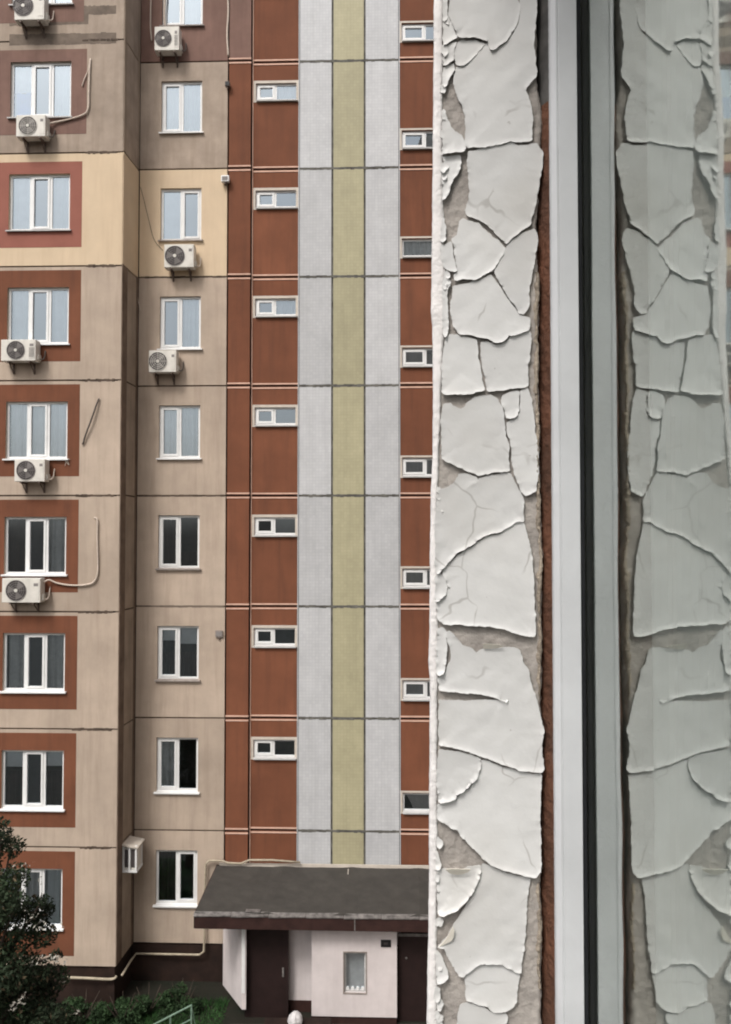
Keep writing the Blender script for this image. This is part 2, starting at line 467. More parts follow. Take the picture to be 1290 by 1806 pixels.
def window(x0, x1, z0, z1, y, splits, sashes=(), curt=(), sill='sill', sill_over=0.05, fw=0.055, blind=None, screens=(), set_in=0.07, depth=0.7):
    """frame of the whole window with one pane per light; splits are the fractions of the mullions"""
    yf = y + set_in
    b = MB(); b.ring(x0, x1, z0, z1, fw, yf, yf + 0.06)
    ed = [x0] + [x0 + (x1 - x0) * s for s in splits] + [x1]
    for s in ed[1:-1]:
        b.box(s - fw * 0.55, s + fw * 0.55, yf + 0.002, yf + 0.058, z0 + fw, z1 - fw)
    w = b.build('window', 'pvc', b0)
    for i in range(len(ed) - 1):
        xa = ed[i] + (fw if i == 0 else fw * 0.55); xb = ed[i + 1] - (fw if i == len(ed) - 2 else fw * 0.55)
        za, zb = z0 + fw, z1 - fw
        if i in sashes:
            s = MB(); s.ring(xa, xb, za, zb, 0.052, yf - 0.015, yf + 0.05)
            s.build('sash', 'pvc', w, bevel=0.004)
            xa += 0.052; xb -= 0.052; za += 0.052; zb -= 0.052
        p = MB()
        t = 0.006 * (random.random() - 0.5); t2 = 0.006 * (random.random() - 0.5)
        p.hexa([(xa, yf + 0.03 + t, za), (xb, yf + 0.03 - t, za), (xb, yf + 0.045 - t, za), (xa, yf + 0.045 + t, za)],
               [(xa, yf + 0.03 + t + t2, zb), (xb, yf + 0.03 - t + t2, zb), (xb, yf + 0.045 - t + t2, zb), (xa, yf + 0.045 + t + t2, zb)])
        pg = MB(); pg.quad((xa, yf + 0.03 + t, za), (xb, yf + 0.03 - t, za), (xb, yf + 0.03 - t + t2, zb), (xa, yf + 0.03 + t + t2, zb))
        pm = bpy.data.meshes.new('pane'); pm.from_pydata(pg.v, [], pg.f); pm.materials.append(M['glass']); po_ = bpy.data.objects.new('pane', pm); C.objects.link(po_); po_.parent = w
        if i in screens:
            q = MB(); q.box(xa + 0.002, xb - 0.002, yf + 0.05, yf + 0.054, za + 0.002, zb - 0.002); q.build('screen', 'screen', w)
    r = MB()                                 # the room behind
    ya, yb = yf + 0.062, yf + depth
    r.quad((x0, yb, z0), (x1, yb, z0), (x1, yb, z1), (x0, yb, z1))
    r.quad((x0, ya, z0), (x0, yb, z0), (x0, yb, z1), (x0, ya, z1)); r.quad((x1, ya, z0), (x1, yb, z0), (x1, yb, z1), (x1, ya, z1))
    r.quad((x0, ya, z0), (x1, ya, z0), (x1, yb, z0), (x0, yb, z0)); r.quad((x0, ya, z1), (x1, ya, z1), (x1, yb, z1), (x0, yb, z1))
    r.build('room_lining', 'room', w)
    for (m, a, c, za, zb) in curt:
        curtain(w, m, x0 + fw + (x1 - x0 - 2 * fw) * a, x0 + fw + (x1 - x0 - 2 * fw) * c, yf + 0.11, z0 + 0.01 + (z1 - z0 - 0.02) * za, z0 + 0.01 + (z1 - z0 - 0.02) * zb,
                folds=max(2, int(8 * (c - a))))
    if blind:
        for (a, c, f) in blind:
            q = MB(); q.box(x0 + fw + (x1 - x0 - 2 * fw) * a, x0 + fw + (x1 - x0 - 2 * fw) * c, yf + 0.075, yf + 0.08, z1 - fw - (z1 - z0) * f, z1 - fw - 0.005)
            q.build('roller_blind', 'blind', w)
    if sill:
        q = MB()
        q.hexa([(x0 - sill_over, y - 0.07, z0 - 0.045), (x1 + sill_over, y - 0.07, z0 - 0.045), (x1 + sill_over, yf - 0.004, z0 - 0.02), (x0 - sill_over, yf - 0.004, z0 - 0.02)],
               [(x0 - sill_over, y - 0.07, z0 - 0.015), (x1 + sill_over, y - 0.07, z0 - 0.015), (x1 + sill_over, yf - 0.004, z0 + 0.012), (x0 - sill_over, yf - 0.004, z0 + 0.012)])
        q.build('sill', sill, w)
    return w

def strip(name, m, x0, x1, y0, y1, z0, z1):
    b = MB(); b.box(x0, x1, y0, y1, z0, z1); return b.build(name, m, b0)

NF = 9                                      # storeys built (k = 0 .. 8)
# ---- left wing -----------------------------------------------------
XLW = XC - 5.6
WL1 = uv(118, 868, YL)[0]                   # right edge of the windows of the wing
WL0 = WL1 - 1.53
FLD = uv(139.5, 868, YL)[0]
zl = lambda py: uv(120, py, YL)[1]
wing_mat = ['beige', 'beige', 'beige', 'beige', 'beige', 'beige', 'yellow', 'beige_dirty', 'beige_dirty']
wing_cur = {0: [('curtain', .66, 1, 0, 1), ('curtain_grey', 0, .6, 0, 1)], 1: [('curtain_dark', .0, 1, 0, .62)], 2: [('curtain_grey', 0, 1, 0, 1)], 3: [('curtain_grey', 0.35, 1, 0, 1), ('curtain_dark', 0, .3, 0, 1)],
            4: [('curtain', 0, 1, 0, 1)], 5: [('curtain', 0, .33, 0, 1), ('curtain', .68, 1, 0, 1)], 6: [('curtain', 0, .34, 0, 1), ('curtain', .67, 1, 0, 1)], 7: [('curtain_blue', 0, .33, 0, .5), ('curtain', 0, .33, .5, 1), ('curtain', .62, 1, 0, 1)],
            8: [('curtain', 0, 1, 0, 1)]}
wing_blind = {1: [(0, .3, .27), (.34, .66, .06), (.69, 1, .25)], 0: None}
for k in range(NF):
    za, zb = lvl(k) - 0.05, lvl(k + 1) - 0.05
    wz1, wz0 = zb - 0.52, zb - 0.52 - 1.40
    if k == 8: wz0 += 0.02
    hole = (WL0, WL1, wz0, wz1)
    panel('wall_panel', wing_mat[k], XC - 3.6, XC, za, zb, YL, hole)
    panel('wall_panel', wing_mat[k], XLW, XC - 3.6, za, zb, YL, None)
    fz1, fz0 = zb - 0.10 - (0.12 if k >= 6 else 0.0), za + 0.47
    if k == 0: fz0 = za + 0.25
    f = MB(); x0, x1 = WL0 - (FLD - WL1) - 0.1, FLD + (0.09 if k == 7 else 0.0); y0, y1 = YL - 0.004, YL + 0.01
    f.box(x0, WL0, y0, y1, fz0, fz1); f.box(WL1, x1, y0, y1, fz0, fz1)
    f.box(WL0, WL1, y0, y1, fz0, wz0); f.box(WL0, WL1, y0, y1, wz1, fz1)
    f.build('painted_field', {6: 'brown_bright', 7: 'brown_dull', 8: 'brown_dull'}.get(k, 'brown'), b0)
    window(WL0, WL1, wz0, wz1, YL, (0.345, 0.675), sashes=(1,), curt=wing_cur.get(k, ()), blind=wing_blind.get(k), sill='pvc' if k in (0, 1, 2, 3, 4, 5) else 'sill',
           screens=(1,) if k in (1, 2, 3, 5, 6, 7) else ())
    # mastic seam with its uneven smear
    strip('seam', 'joint', XLW, XC - 0.16, YL + 0.022, YL + 0.06, zb - J - 0.012, zb + J + 0.012)
    if k < 8:
        s = MB(); zc = zb - 0.005
        n = 14; xs = np.linspace(XC - 0.9 - 0.3 * random.random(), XC - 0.17, n)
        for i in range(n - 1):
            h0, h1 = [0.018 + 0.022 * random.random() for _ in range(2)]
            s.box(xs[i], xs[i + 1] + 0.004, YL - 0.003 - 0.001 * (i % 2), YL + 0.02, zc - h0, zc + h1)
        s.build('seam_smear', 'joint', b0)
# extra grey daubs on the two top seams of the wing
for (pxa, pxb, pya, pyb) in ((17, 156, 28, 42), (120, 205, 12, 24), (17, 205, 62, 76)):
    xa, z1 = uv(pxa, pya, YL); xb, z0_ = uv(pxb, pyb, YL)
    s = MB(); n = 22; xs = np.linspace(xa, xb, n)
    for i in range(n - 1):
        s.box(xs[i], xs[i + 1] + 0.004, YL - 0.002 - 0.001 * (i % 2), YL + 0.01, z0_ - 0.02 * random.random(), z1 + 0.03 * random.random())
    s.build('mastic_daub', 'daub', b0)

# ---- return wall between the wing and the bay ----------------------
def ret(fr, z, off=0.0):                    # point on the return wall; fr 0 = outer corner, 1 = inner
    d = Vector((XI - XC, -YL, 0)); n = Vector((d.y, -d.x, 0)).normalized()
    p = Vector((XC, YL, z)) + d * fr + n * off
    return tuple(p)
for k in range(NF):
    za, zb = lvl(k) - 0.03 + J, lvl(k + 1) - 0.03 - J
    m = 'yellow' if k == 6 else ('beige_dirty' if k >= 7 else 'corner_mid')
    b = MB()
    b.hexa([ret(0.012, za), ret(0.985, za), ret(0.985, za, -0.1), ret(0.012, za, -0.1)], [ret(0.012, zb), ret(0.985, zb), ret(0.985, zb, -0.1), ret(0.012, zb, -0.1)])
    b.build('return_panel', m, b0)
    b = MB()
    b.hexa([ret(0.0, zb, -0.03), ret(1.0, zb, -0.03), ret(1.0, zb, -0.1), ret(0.0, zb, -0.1)], [ret(0.0, zb + 2 * J, -0.03), ret(1.0, zb + 2 * J, -0.03), ret(1.0, zb + 2 * J, -0.1), ret(0.0, zb + 2 * J, -0.1)])
    b.build('seam', 'joint', b0)
    if k != 6:
        for (a, c) in ((0.0, 0.30 if k < 6 else 0.14), (0.88, 1.0)):
            b = MB()
            b.hexa([ret(a, za, 0.006), ret(c, za, 0.006), ret(c, za, -0.01), ret(a, za, -0.01)], [ret(a, zb + 2 * J, 0.006), ret(c, zb + 2 * J, 0.006), ret(c, zb + 2 * J, -0.01), ret(a, zb + 2 * J, -0.01)])
            b.build('corner_mastic', 'corner_brown' if k < 6 else 'corner_mid', b0)

# ---- recessed bay ---------------------------------------------------
WB0 = uv(279, 960, 0)[0]; WB1 = uv(352, 960, 0)[0]
bay_mat = ['beige', 'beige', 'beige', 'beige', 'beige', 'beige', 'yellow', 'beige_dirty', 'brown_dull']
bay_cur = {0: [('curtain_dark', 0, .45, 0, 1)], 1: [('curtain_grey', 0, .45, 0, 1)], 2: [('curtain_dark', 0, 1, 0, .5)], 3: [('curtain_dark', 0, .5, 0, 1), ('curtain_dark', .55, 1, 0, .3)],
           4: [('curtain', 0, .95, 0, 1)], 5: [('curtain', .5, 1, 0, 1)], 6: [('curtain', 0, .5, 0, 1)], 7: [('curtain', 0, 1, 0, 1)], 8: [('curtain', .45, 1, 0, 1)]}
bay_blind = {2: [(0.02, .47, .24), (.53, .98, .30)], 6: [(0.0, .5, .9)]}
for k in range(NF):
    za, zb = lvl(k), lvl(k + 1)
    wz1 = zb - 0.50; wz0 = wz1 - 1.36
    panel('wall_panel', bay_mat[k], XI, XB, za, zb, 0, (WB0, WB1, wz0, wz1))
    window(WB0, WB1, wz0, wz1, 0, (0.50,), sashes=(0,) if k in (1, 2, 3, 4, 5, 7, 8) else (1,), curt=bay_cur.get(k, ()), blind=bay_blind.get(k),
           sill='pvc' if k in (0, 1, 4, 5, 7) else 'sill_brown', screens=(0,) if k in (5, 8) else ((1,) if k == 6 else ()), fw=0.06)
    strip('seam', 'joint', XI + 0.02, XB, 0.022, 0.06, zb - J - 0.008, zb + J + 0.008)
    if k in (2, 5, 3):
        s = MB(); n = 20; xs = np.linspace(XI + 0.05, XB - 0.04, n)
        for i in range(n - 1):
            s.box(xs[i], xs[i + 1] + 0.004, -0.002 - 0.001 * (i % 2), 0.02, zb - 0.02 - 0.012 * random.random(), zb + 0.018 + 0.01 * random.random())
        s.build('seam_smear', 'joint' if k != 2 else 'daub', b0)
# ---- brown pilasters, stair tower -----------------------------------
def trims(xa, xb, y, z):
    strip('trim_line', 'peach', xa + 0.01, xb - 0.01, y - 0.012, y + 0.01, z + 0.036, z + 0.074)
    strip('trim_line', 'peach', xa + 0.01, xb - 0.01, y - 0.012, y + 0.01, z - 0.074, z - 0.036)
    strip('seam', 'plinth', xa, xb, y + 0.015, y + 0.05, z - J - 0.004, z + J + 0.004)
SW = 1.08
for k in range(NF):
    za, zb = lvl(k), lvl(k + 1)
    for (xa, xb) in ((XB, XG), (XR, XR2)):
        panel('wall_panel', 'brown' if k < 8 else 'brown_dull', xa, xb, za, zb, -0.002, th=0.08)
        trims(xa, xb, -0.002, zb)
    # left landing windows sit under the joint, right ones above it
    l0 = XG + 0.10; l1 = XW1 - 0.02
    wz1 = zb - 0.545; wz0 = wz1 - 0.46
    panel('wall_panel', 'brown', XG, XW1, za, zb, YS, (l0, l1, wz0, wz1) if k >= 1 else None)
    if k >= 1:
        s = MB(); s.ring(l0 - 0.07, l1 + 0.016, wz0 - 0.05, wz1 + 0.06, 0.068, YS - 0.006, YS + 0.01, 0.045); s.build('window_surround', 'pvc_old', b0)
        window(l0, l1, wz0, wz1, YS, (0.46,), sashes=(0,), curt=([('curtain', .5, 1, 0, 1)] if k in (5, 7) else []), sill='sill', sill_over=-0.01, fw=0.05, set_in=0.05)
    r0 = XW2 + 0.06; r1 = r0 + SW
    vz0 = za + 0.50; vz1 = vz0 + 0.46
    if k == 0: hole = None
    else: hole = (r0, r1, vz0, vz1)
    panel('wall_panel', 'brown', XW2, XR, za, zb, YS, hole)
    if hole:
        s = MB(); s.ring(r0 - 0.05, r1 + 0.05, vz0 - 0.05, vz1 + 0.06, 0.048, YS - 0.006, YS + 0.01, 0.045); s.build('window_surround', 'pvc_old', b0)
        window(r0, r1, vz0, vz1, YS, (0.56,) if k not in (1, 6) else (), sashes=(0,) if k not in (1, 6) else (), curt=([('curtain', 0, 1, 0, 1)] if k == 6 else []), sill='sill', sill_over=-0.01, fw=0.045, set_in=0.05)
    trims(XG, XW1, YS, zb); trims(XW2, XR, YS, zb)
    for (xa, xb, m) in ((XW1, XY1, 'tile_white'), (XY1, XY2, 'tile_yellow'), (XY2, XW2, 'tile_white')):
        panel('tiled_panel', m, xa, xb, za, zb, YS - 0.01, j=0.026, th=0.08)
    strip('seam', 'joint_grey', XW1, XW2, YS + 0.012, YS + 0.05, zb - 0.035, zb + 0.035)
    s = MB(); n = 30; xs = np.linspace(XW1 + 0.02, XW2 - 0.02, n)
    for i in range(n - 1):
        s.box(xs[i], xs[i + 1] + 0.004, YS - 0.012 - 0.001 * (i % 2), YS + 0.02, zb - 0.024 - 0.022 * random.random(), zb + 0.022 + 0.014 * random.random())
    s.build('seam_smear', 'joint_grey', b0)
for x in (XY1, XY2):
    strip('seam', 'joint_grey', x - 0.03, x + 0.03, YS + 0.014, YS + 0.052, Z0, lvl(NF) - 0.05)
for x in (XW1, XW2):
    strip('edge_bead', 'tile_white', x - 0.012, x + 0.012, YS - 0.014, YS + 0.03, Z0, lvl(NF) - 0.05)
strip('groove_bead', 'peach', XG + 0.012, XG + 0.034, YS - 0.02, YS + 0.01, Z0, lvl(NF) - 0.05)
strip('groove', 'plinth', XG - 0.03, XG + 0.012, YS - 0.03, YS + 0.02, Z0, lvl(NF) - 0.05)
# ---- plinth ---------------------------------------------------------
strip('plinth', 'plinth', XLW, XC - 0.03, YL + 0.05, YL + 0.3, 0, Z0 - 0.07)
strip('plinth', 'plinth', XI - 0.05, XR2, 0.04, 0.3, 0, Z0 - 0.02)
b = MB(); b.hexa([ret(0.0, 0, -0.04), ret(1, 0, -0.04), ret(1, 0, -0.2), ret(0, 0, -0.2)], [ret(0, Z0 - 0.05, -0.04), ret(1, Z0 - 0.05, -0.04), ret(1, Z0 - 0.05, -0.2), ret(0, Z0 - 0.05, -0.2)])
b.build('plinth', 'plinth', b0)
# inner core that keeps light out of the panel joints, and the parapet
b = MB(); b.box(XLW, XC - 0.1, YL + 1.05, 8, 0, lvl(NF)); b.box(XC - 0.1, XR2 + 3, 1.1, 8.1, 0, lvl(NF)); b.build('core', 'plinth', b0)
strip('parapet', 'beige_dirty', XLW, XC, YL, YL + 0.3, lvl(NF) - 0.03, lvl(NF) + 0.5)
strip('parapet', 'beige_dirty', XI, XR2, 0, 0.3, lvl(NF) + 0.02, lvl(NF) + 0.55)

# ================================================================== THINGS ON THE FACADE
cY, sY = math.cos(YAW), math.sin(YAW)
def wpt(x, y, z):                           # building coordinates -> world
    return Vector((x * cY + y * sY + BLD.x, -x * sY + y * cY + BLD.y, z))

def air_conditioner(pb, ywall, label, fan_fr=0.38, style=0, bracket=True):
    """pb = box of its front in the photograph; stands 0.07 m off the wall"""
    yf = ywall - 0.36
    x0, z1 = uv(pb[0], pb[1], yf); x1, z0 = uv(pb[2], pb[3], yf)
    w, h = x1 - x0, z1 - z0
    t = empty('air_conditioner', wpt((x0 + x1) / 2, ywall, z0), -YAW)
    tag(t, label, 'air conditioner', 'air conditioner units on the facade')
    a, c = -w / 2, w / 2
    y0, y1 = -0.36, -0.08
    b = MB(); b.box(a, c, y0, y1, 0, h); b.build('casing', 'ac_white', t, bevel=0.014)
    fx, fz, fr = a + w * fan_fr, h * 0.5, min(h * 0.43, w * 0.34)
    b = MB(); b.disc((fx, fz), fr, y0 - 0.004, y0 + 0.02, 28); b.build('fan_recess', 'ac_dark', t)
    b = MB()
    for q in range(3):                      # three blades
        an0 = 2 * math.pi * q / 3 + 0.4
        pts = [(fx + rr * math.cos(an0 + d), y0 - 0.006, fz + rr * math.sin(an0 + d)) for rr, d in ((fr * .2, 0), (fr * .9, 0.1), (fr * .9, 0.95), (fr * .2, 0.9))]
        b.quad(*pts)
    b.build('fan_blades', 'ac_grey', t)
    b = MB()
    for rr in (1.0, 0.8, 0.6, 0.4): b.disc((fx, fz), fr * rr, y0 - 0.018, y0 - 0.012, 28, fr * rr - 0.009)
    for q in range(8):
        an = math.pi * q / 4
        b.tube([(fx + fr * 0.15 * math.cos(an), y0 - 0.015, fz + fr * 0.15 * math.sin(an)), (fx + fr * math.cos(an), y0 - 0.015, fz + fr * math.sin(an))], 0.004, 4)
    b.build('grille', 'ac_grey' if style != 1 else 'ac_white', t)
    b = MB(); b.disc((fx, fz), fr * 0.17, y0 - 0.024, y0 - 0.01, 16); b.build('hub', 'ac_white', t)
    b = MB(); b.box(c - w * 0.20, c - 0.03, y0 - 0.006, y0 + 0.01, h * 0.12, h * 0.88); b.build('service_panel', 'ac_white', t, bevel=0.003)
    b = MB(); b.box(c - w * 0.17, c - 0.05, y0 - 0.009, y0 - 0.0065, h * 0.68, h * 0.8); b.build('badge', 'ac_grey', t)
    b = MB(); b.box(c - 0.004, c + 0.035, y0 + 0.1, y1 - 0.03, h * 0.08, h * 0.34); b.build('valve_cover', 'ac_white', t, bevel=0.006)
    b = MB(); b.tube(smoothpath([(c + 0.02, -0.2, h * 0.15), (c + 0.07, -0.2, h * 0.1), (c + 0.11, -0.12, h * 0.22), (c + 0.10, -0.04, h * 0.5), (c + 0.09, 0.01, h * 0.62)], 5), 0.016, 6); b.build('coolant_pipe', 'hose' if style == 0 else 'hose_dark', t, smooth=True)
    if style == 2:
        b = MB()
        for q in range(7): b.box(c - w * 0.19, c - 0.036, y0 - 0.014, y0 - 0.007, h * (0.2 + 0.065 * q), h * (0.2 + 0.065 * q) + 0.012)
        b.build('louvres', 'ac_grey', t)
    if bracket:
        for bx in (a + w * 0.2, c - w * 0.2):
            b = MB(); b.box(bx - 0.02, bx + 0.02, y0 + 0.01, 0.0, -0.045, -0.003); b.box(bx - 0.019, bx + 0.019, -0.03, -0.002, -0.26, -0.045)
            b.tube([(bx, y0 + 0.08, -0.03), (bx, -0.02, -0.24)], 0.013, 6); b.build('bracket', 'steel', t)
    return t
air_conditioner((26, -14, 78, 34), YL, 'air conditioner cut by the top edge, below the topmost window of the left wing', 0.30)
air_conditioner((29, 203, 80, 240), YL, 'air conditioner below the window with blue cloth, conduit rising to its right', 0.40, 1)
air_conditioner((2, 599, 63, 636), YL, 'air conditioner of the left wing one storey below the peach storey', 0.43, 2)
air_conditioner((26, 810, 79, 849), YL, 'air conditioner below a left wing window beside the loose dark hose end', 0.38)
air_conditioner((4, 1020, 71, 1063), YL, 'lowest air conditioner of the left wing, with a long curved ivory hose', 0.37)
air_conditioner((273, 47, 316, 88), 0, 'air conditioner on the dull brown wall below the topmost bay window', 0.36, 2)
air_conditioner((290, 431, 342, 471), 0, 'air conditioner on the peach yellow bay wall below its window', 0.36)
air_conditioner((263, 618, 311, 656), 0, 'air conditioner at lower left of the bay window just below the peach storey', 0.33, 1)

def hose(name, pts, y, r, m, label, cat='hose', ys=None, group=None):
    w = []
    for i, (px, py) in enumerate(pts):
        yy = y - (ys[i] if ys else 0.03)
        x, z = uv(px, py, yy); w.append(wpt(x, yy, z))
    base = w[0].copy()
    b = MB(); b.tube(smoothpath([p - base for p in w], 6), r, 8)
    o = b.build(name, m, None, smooth=True); o.location = base
    return tag(o, label, cat, group)
hose('conduit', [(81, 226), (86, 219), (96, 216), (120, 211), (148, 202), (156, 190), (157, 165), (158, 130), (160, 104)], YL, 0.022, 'hose', 'ivory conduit rising from the air conditioner below the blue cloth window', ys=[.15, .1, .05, .04, .04, .04, .04, .04, .02])
hose('conduit', [(145, 152), (149, 140), (155, 126), (158, 112)], YL, 0.014, 'hose', 'short ivory conduit branch beside the blue cloth window')
hose('hose', [(146, 784), (152, 765), (162, 738), (170, 715), (175, 703)], YL, 0.020, 'hose_dark', 'loose dark slanting hose on the beige wall of the left wing', ys=[.03, .06, .08, .06, .03])
hose('hose', [(72, 1044), (73, 1034), (79, 1026), (88, 1023), (100, 1028), (122, 1032), (148, 1032), (165, 1027), (172, 1013), (173, 990), (172, 950), (172, 918), (167, 913)], YL, 0.021, 'hose', 'long curved ivory hose from the lowest left wing air conditioner', ys=[.2, .2, .15, .08, .05, .04, .04, .04, .04, .04, .04, .04, .02])
hose('hose', [(268, 72), (266, 50), (266, 20), (267, -15)], 0, 0.018, 'hose', 'ivory hose running up at the left of the topmost bay air conditioner')
hose('hose', [(292, 50), (290, 25), (292, -15)], 0, 0.026, 'hose', 'thick ivory hose above the topmost bay air conditioner')
hose('drain_pipe', [(403, 99), (401, 60), (403, 20), (402, -15)], 0, 0.024, 'hose', 'thin pale pipe at the edge between brown bay and pilaster')
hose('cable', [(248, 330), (254, 352), (262, 385), (272, 422), (288, 442)], 0, 0.007, 'hose_dark', 'thin sagging cable on the peach yellow bay wall', 'cable')
hose('cable', [(243, 512), (244, 530), (249, 548)], 0, 0.007, 'hose', 'thin pale cable in the inner corner below the peach storey', 'cable')
hose('wire', [(115, 822), (118, 812), (122, 820), (116, 812), (124, 810)], YL, 0.006, 'hose', 'small tangle of pale wire below a left wing window', 'wire')

def wall_box(name, pb, ywall, dep, m, label, cat, extra=None):
    yf = ywall - dep
    x0, z1 = uv(pb[0], pb[1], yf); x1, z0 = uv(pb[2], pb[3], yf)
    t = empty(name, wpt((x0 + x1) / 2, ywall, z0), -YAW); tag(t, label, cat)
    w, h = x1 - x0, z1 - z0
    b = MB(); b.box(-w / 2, w / 2, -dep, -dep * 0.3, h * 0.25, h); b.build('housing', m, t, bevel=0.008)
    b = MB(); b.box(-w * 0.12, w * 0.12, -dep * 0.8, -0.002, 0.0, h * 0.3); b.build('arm', 'steel', t)
    b = MB(); b.box(-w * 0.36, w * 0.36, -dep - 0.006, -dep + 0.004, h * 0.38, h * 0.85); b.build('lens', extra or 'ac_grey', t)
wall_box('wall_lamp', (390, 309, 404, 323), 0, 0.16, 'pvc', 'small white lamp box at the right edge of the peach bay wall', 'lamp')
wall_box('security_camera', (397, 143, 405, 154), 0, 0.14, 'hose_dark', 'small dark box near the pilaster one storey above the peach storey', 'box', 'sign')
wall_box('wall_vent', (380, 1112, 393, 1128), 0, 0.05, 'sill_brown', 'small grey vent box right of a dark bay window with blinds', 'vent')

# white cage for an air conditioner on the return wall
t = empty('air_conditioner_cage', wpt(*ret(0.35, uv(226, 1533, -0.7)[1])), -YAW)
tag(t, 'white air conditioner cage with sloping cover in the corner beside the lowest bay window', 'cage')
h = 0.60
for x in (0.02, 0.17, 0.33):
    b = MB(); b.box(x - 0.022, x + 0.022, -0.05, 0.0, 0, h); b.box(x - 0.02, x + 0.02, 0.40, 0.44, 0, h); b.build('upright', 'pvc', t)
b = MB(); b.box(-0.01, 0.36, -0.052, 0.442, -0.05, 0.0); b.build('base', 'pvc', t)
b = MB(); b.box(0.03, 0.335, 0.004, 0.398, 0.004, h - 0.07); b.build('unit', 'ac_white', t, bevel=0.01)
for x in (0.095, 0.25):
    b = MB(); b.box(x - 0.048, x + 0.048, -0.012, 0.02, 0.06, h - 0.11); b.build('louvre_opening', 'ac_dark', t, bevel=0.004)
b = MB(); b.hexa([(-0.03, -0.09, h), (0.39, -0.09, h - 0.06), (0.39, 0.48, h - 0.06), (-0.03, 0.48, h)], [(-0.03, -0.09, h + 0.05), (0.39, -0.09, h - 0.03), (0.39, 0.48, h - 0.01), (-0.03, 0.48, h + 0.07)])
b.build('cover', 'pvc_old', t)

# gas pipe along the foot of the walls and over the porch
hose('gas_pipe', [(118, 1724), (150, 1725), (196, 1727), (206, 1722)], YL, 0.032, 'gas', 'cream gas pipe low along the foot of the left wing', 'pipe', ys=[.08, .08, .08, .08])
x0 = [wpt(*ret(0.05, uv(206, 1722, YL)[1], 0.12)), wpt(*ret(0.6, uv(230, 1694, -0.4)[1], 0.10)), wpt(*ret(0.98, uv(244, 1681, 0)[1], 0.10))]
def pipe_pts(l, y): return [wpt(uv(px, py, y)[0], y, uv(px, py, y)[1]) for px, py in l]
pts = x0 + pipe_pts([(300, 1683), (352, 1684), (360, 1678), (361, 1650), (361, 1600), (362, 1560), (363, 1524), (369, 1518), (392, 1518), (402, 1522), (425, 1523), (440, 1517), (480, 1517), (530, 1521)], -0.10)
b = MB(); b.tube([p - pts[0] for p in pts], 0.028, 8); o = b.build('gas_pipe', 'gas', None, smooth=True); o.location = pts[0]
tag(o, 'cream gas pipe climbing the bay wall beside the porch roof', 'pipe')

# ================================================================== ENTRANCE PORCH
PD = -2.05                                  # front edge of the roof, building coordinates
po = empty('entrance_porch', BLD, -YAW)
tag(po, 'entrance porch with dark bitumen roof, maroon fascia and pinkish white walls', 'porch')
bl = uv(384, 1526, 0.0); fl = uv(344, 1611, PD)
xr = XR2 + 0.3
zb_, zf_ = bl[1], fl[1]
b = MB(); n1, n2 = 24, 10
for i in range(n1):
    for k in range(n2):
        def rp(i, k):
            v = k / n2; xl = bl[0] * (1 - v) + fl[0] * v
            x = xl + (xr - xl) * i / n1
            return (x, 0.02 + (PD - 0.02) * v, zb_ + (zf_ - zb_) * v + 0.012 * math.sin(i * 1.9 + k) * math.sin(k * 1.3) + (0.02 if i % 6 == 0 else 0))
        b.quad(rp(i, k), rp(i + 1, k), rp(i + 1, k + 1), rp(i, k + 1))
rf = b.build('roof', 'bitumen', po)
b = MB(); b.hexa([(bl[0], 0.0, zb_ - 0.25), (fl[0] + 0.03, PD + 0.03, zf_ - 0.25), (xr, PD + 0.03, zf_ - 0.25), (xr, 0, zb_ - 0.25)], [(bl[0], 0.0, zb_ - 0.02), (fl[0] + 0.03, PD + 0.03, zf_ - 0.02), (xr, PD + 0.03, zf_ - 0.02), (xr, 0, zb_ - 0.02)])
b.build('roof_slab', 'plinth', po)
b = MB(); b.box(fl[0], xr, PD - 0.03, PD + 0.02, zf_ - 0.33, zf_ - 0.015); b.build('fascia', 'fascia', po, bevel=0.006)
b = MB(); b.hexa([(fl[0] - 0.02, PD - 0.02, zf_ - 0.33), (fl[0] + 0.02, PD + 0.025, zf_ - 0.33), (bl[0] + 0.02, 0, zb_ - 0.3), (bl[0] - 0.02, 0, zb_ - 0.3)],
                 [(fl[0] - 0.02, PD - 0.02, zf_ - 0.0), (fl[0] + 0.02, PD + 0.025, zf_ - 0.0), (bl[0] + 0.02, 0, zb_ + 0.02), (bl[0] - 0.02, 0, zb_ + 0.02)])
b.build('fascia', 'fascia', po)
xs = np.linspace(fl[0] - 0.02, xr, 9)
for i in range(8):
    b = MB(); q = 0.012 * random.random()
    b.hexa([(xs[i], PD - 0.05 - q, zf_ - 0.045 - q), (xs[i + 1] - 0.012, PD - 0.045, zf_ - 0.04), (xs[i + 1] - 0.012, PD + 0.05, zf_ + 0.018), (xs[i], PD + 0.05, zf_ + 0.018)],
           [(xs[i], PD - 0.05 - q, zf_ - 0.02 - q), (xs[i + 1] - 0.012, PD - 0.045, zf_ - 0.015), (xs[i + 1] - 0.012, PD + 0.05 + 0.03 * (i % 2), zf_ + 0.03), (xs[i], PD + 0.05, zf_ + 0.03)])
    b.build('drip_flashing', 'flash', po)
xf, zf2 = uv(626, 1625, PD - 0.04)
b = MB(); b.box(xf - 0.012, xf + 0.012, PD - 0.036, PD - 0.02, zf_ - 0.34, zf_ - 0.05); b.build('fascia_joint', 'flash', po)
xf, zf2 = uv(614, 1540, -0.35)
b = MB(); b.tube([(xf, -0.35, zf2 - 0.08), (xf + 0.01, -0.35, zf2 + 0.10)], 0.014, 6); b.build('vent_pin', 'pvc_old', po)
xf, zf2 = uv(447, 1606, PD + 0.1)
b = MB(); b.box(xf - 0.17, xf + 0.17, PD + 0.02, PD + 0.16, zf_ + 0.032, zf_ + 0.05); b.build('roof_patch', 'flash', po)
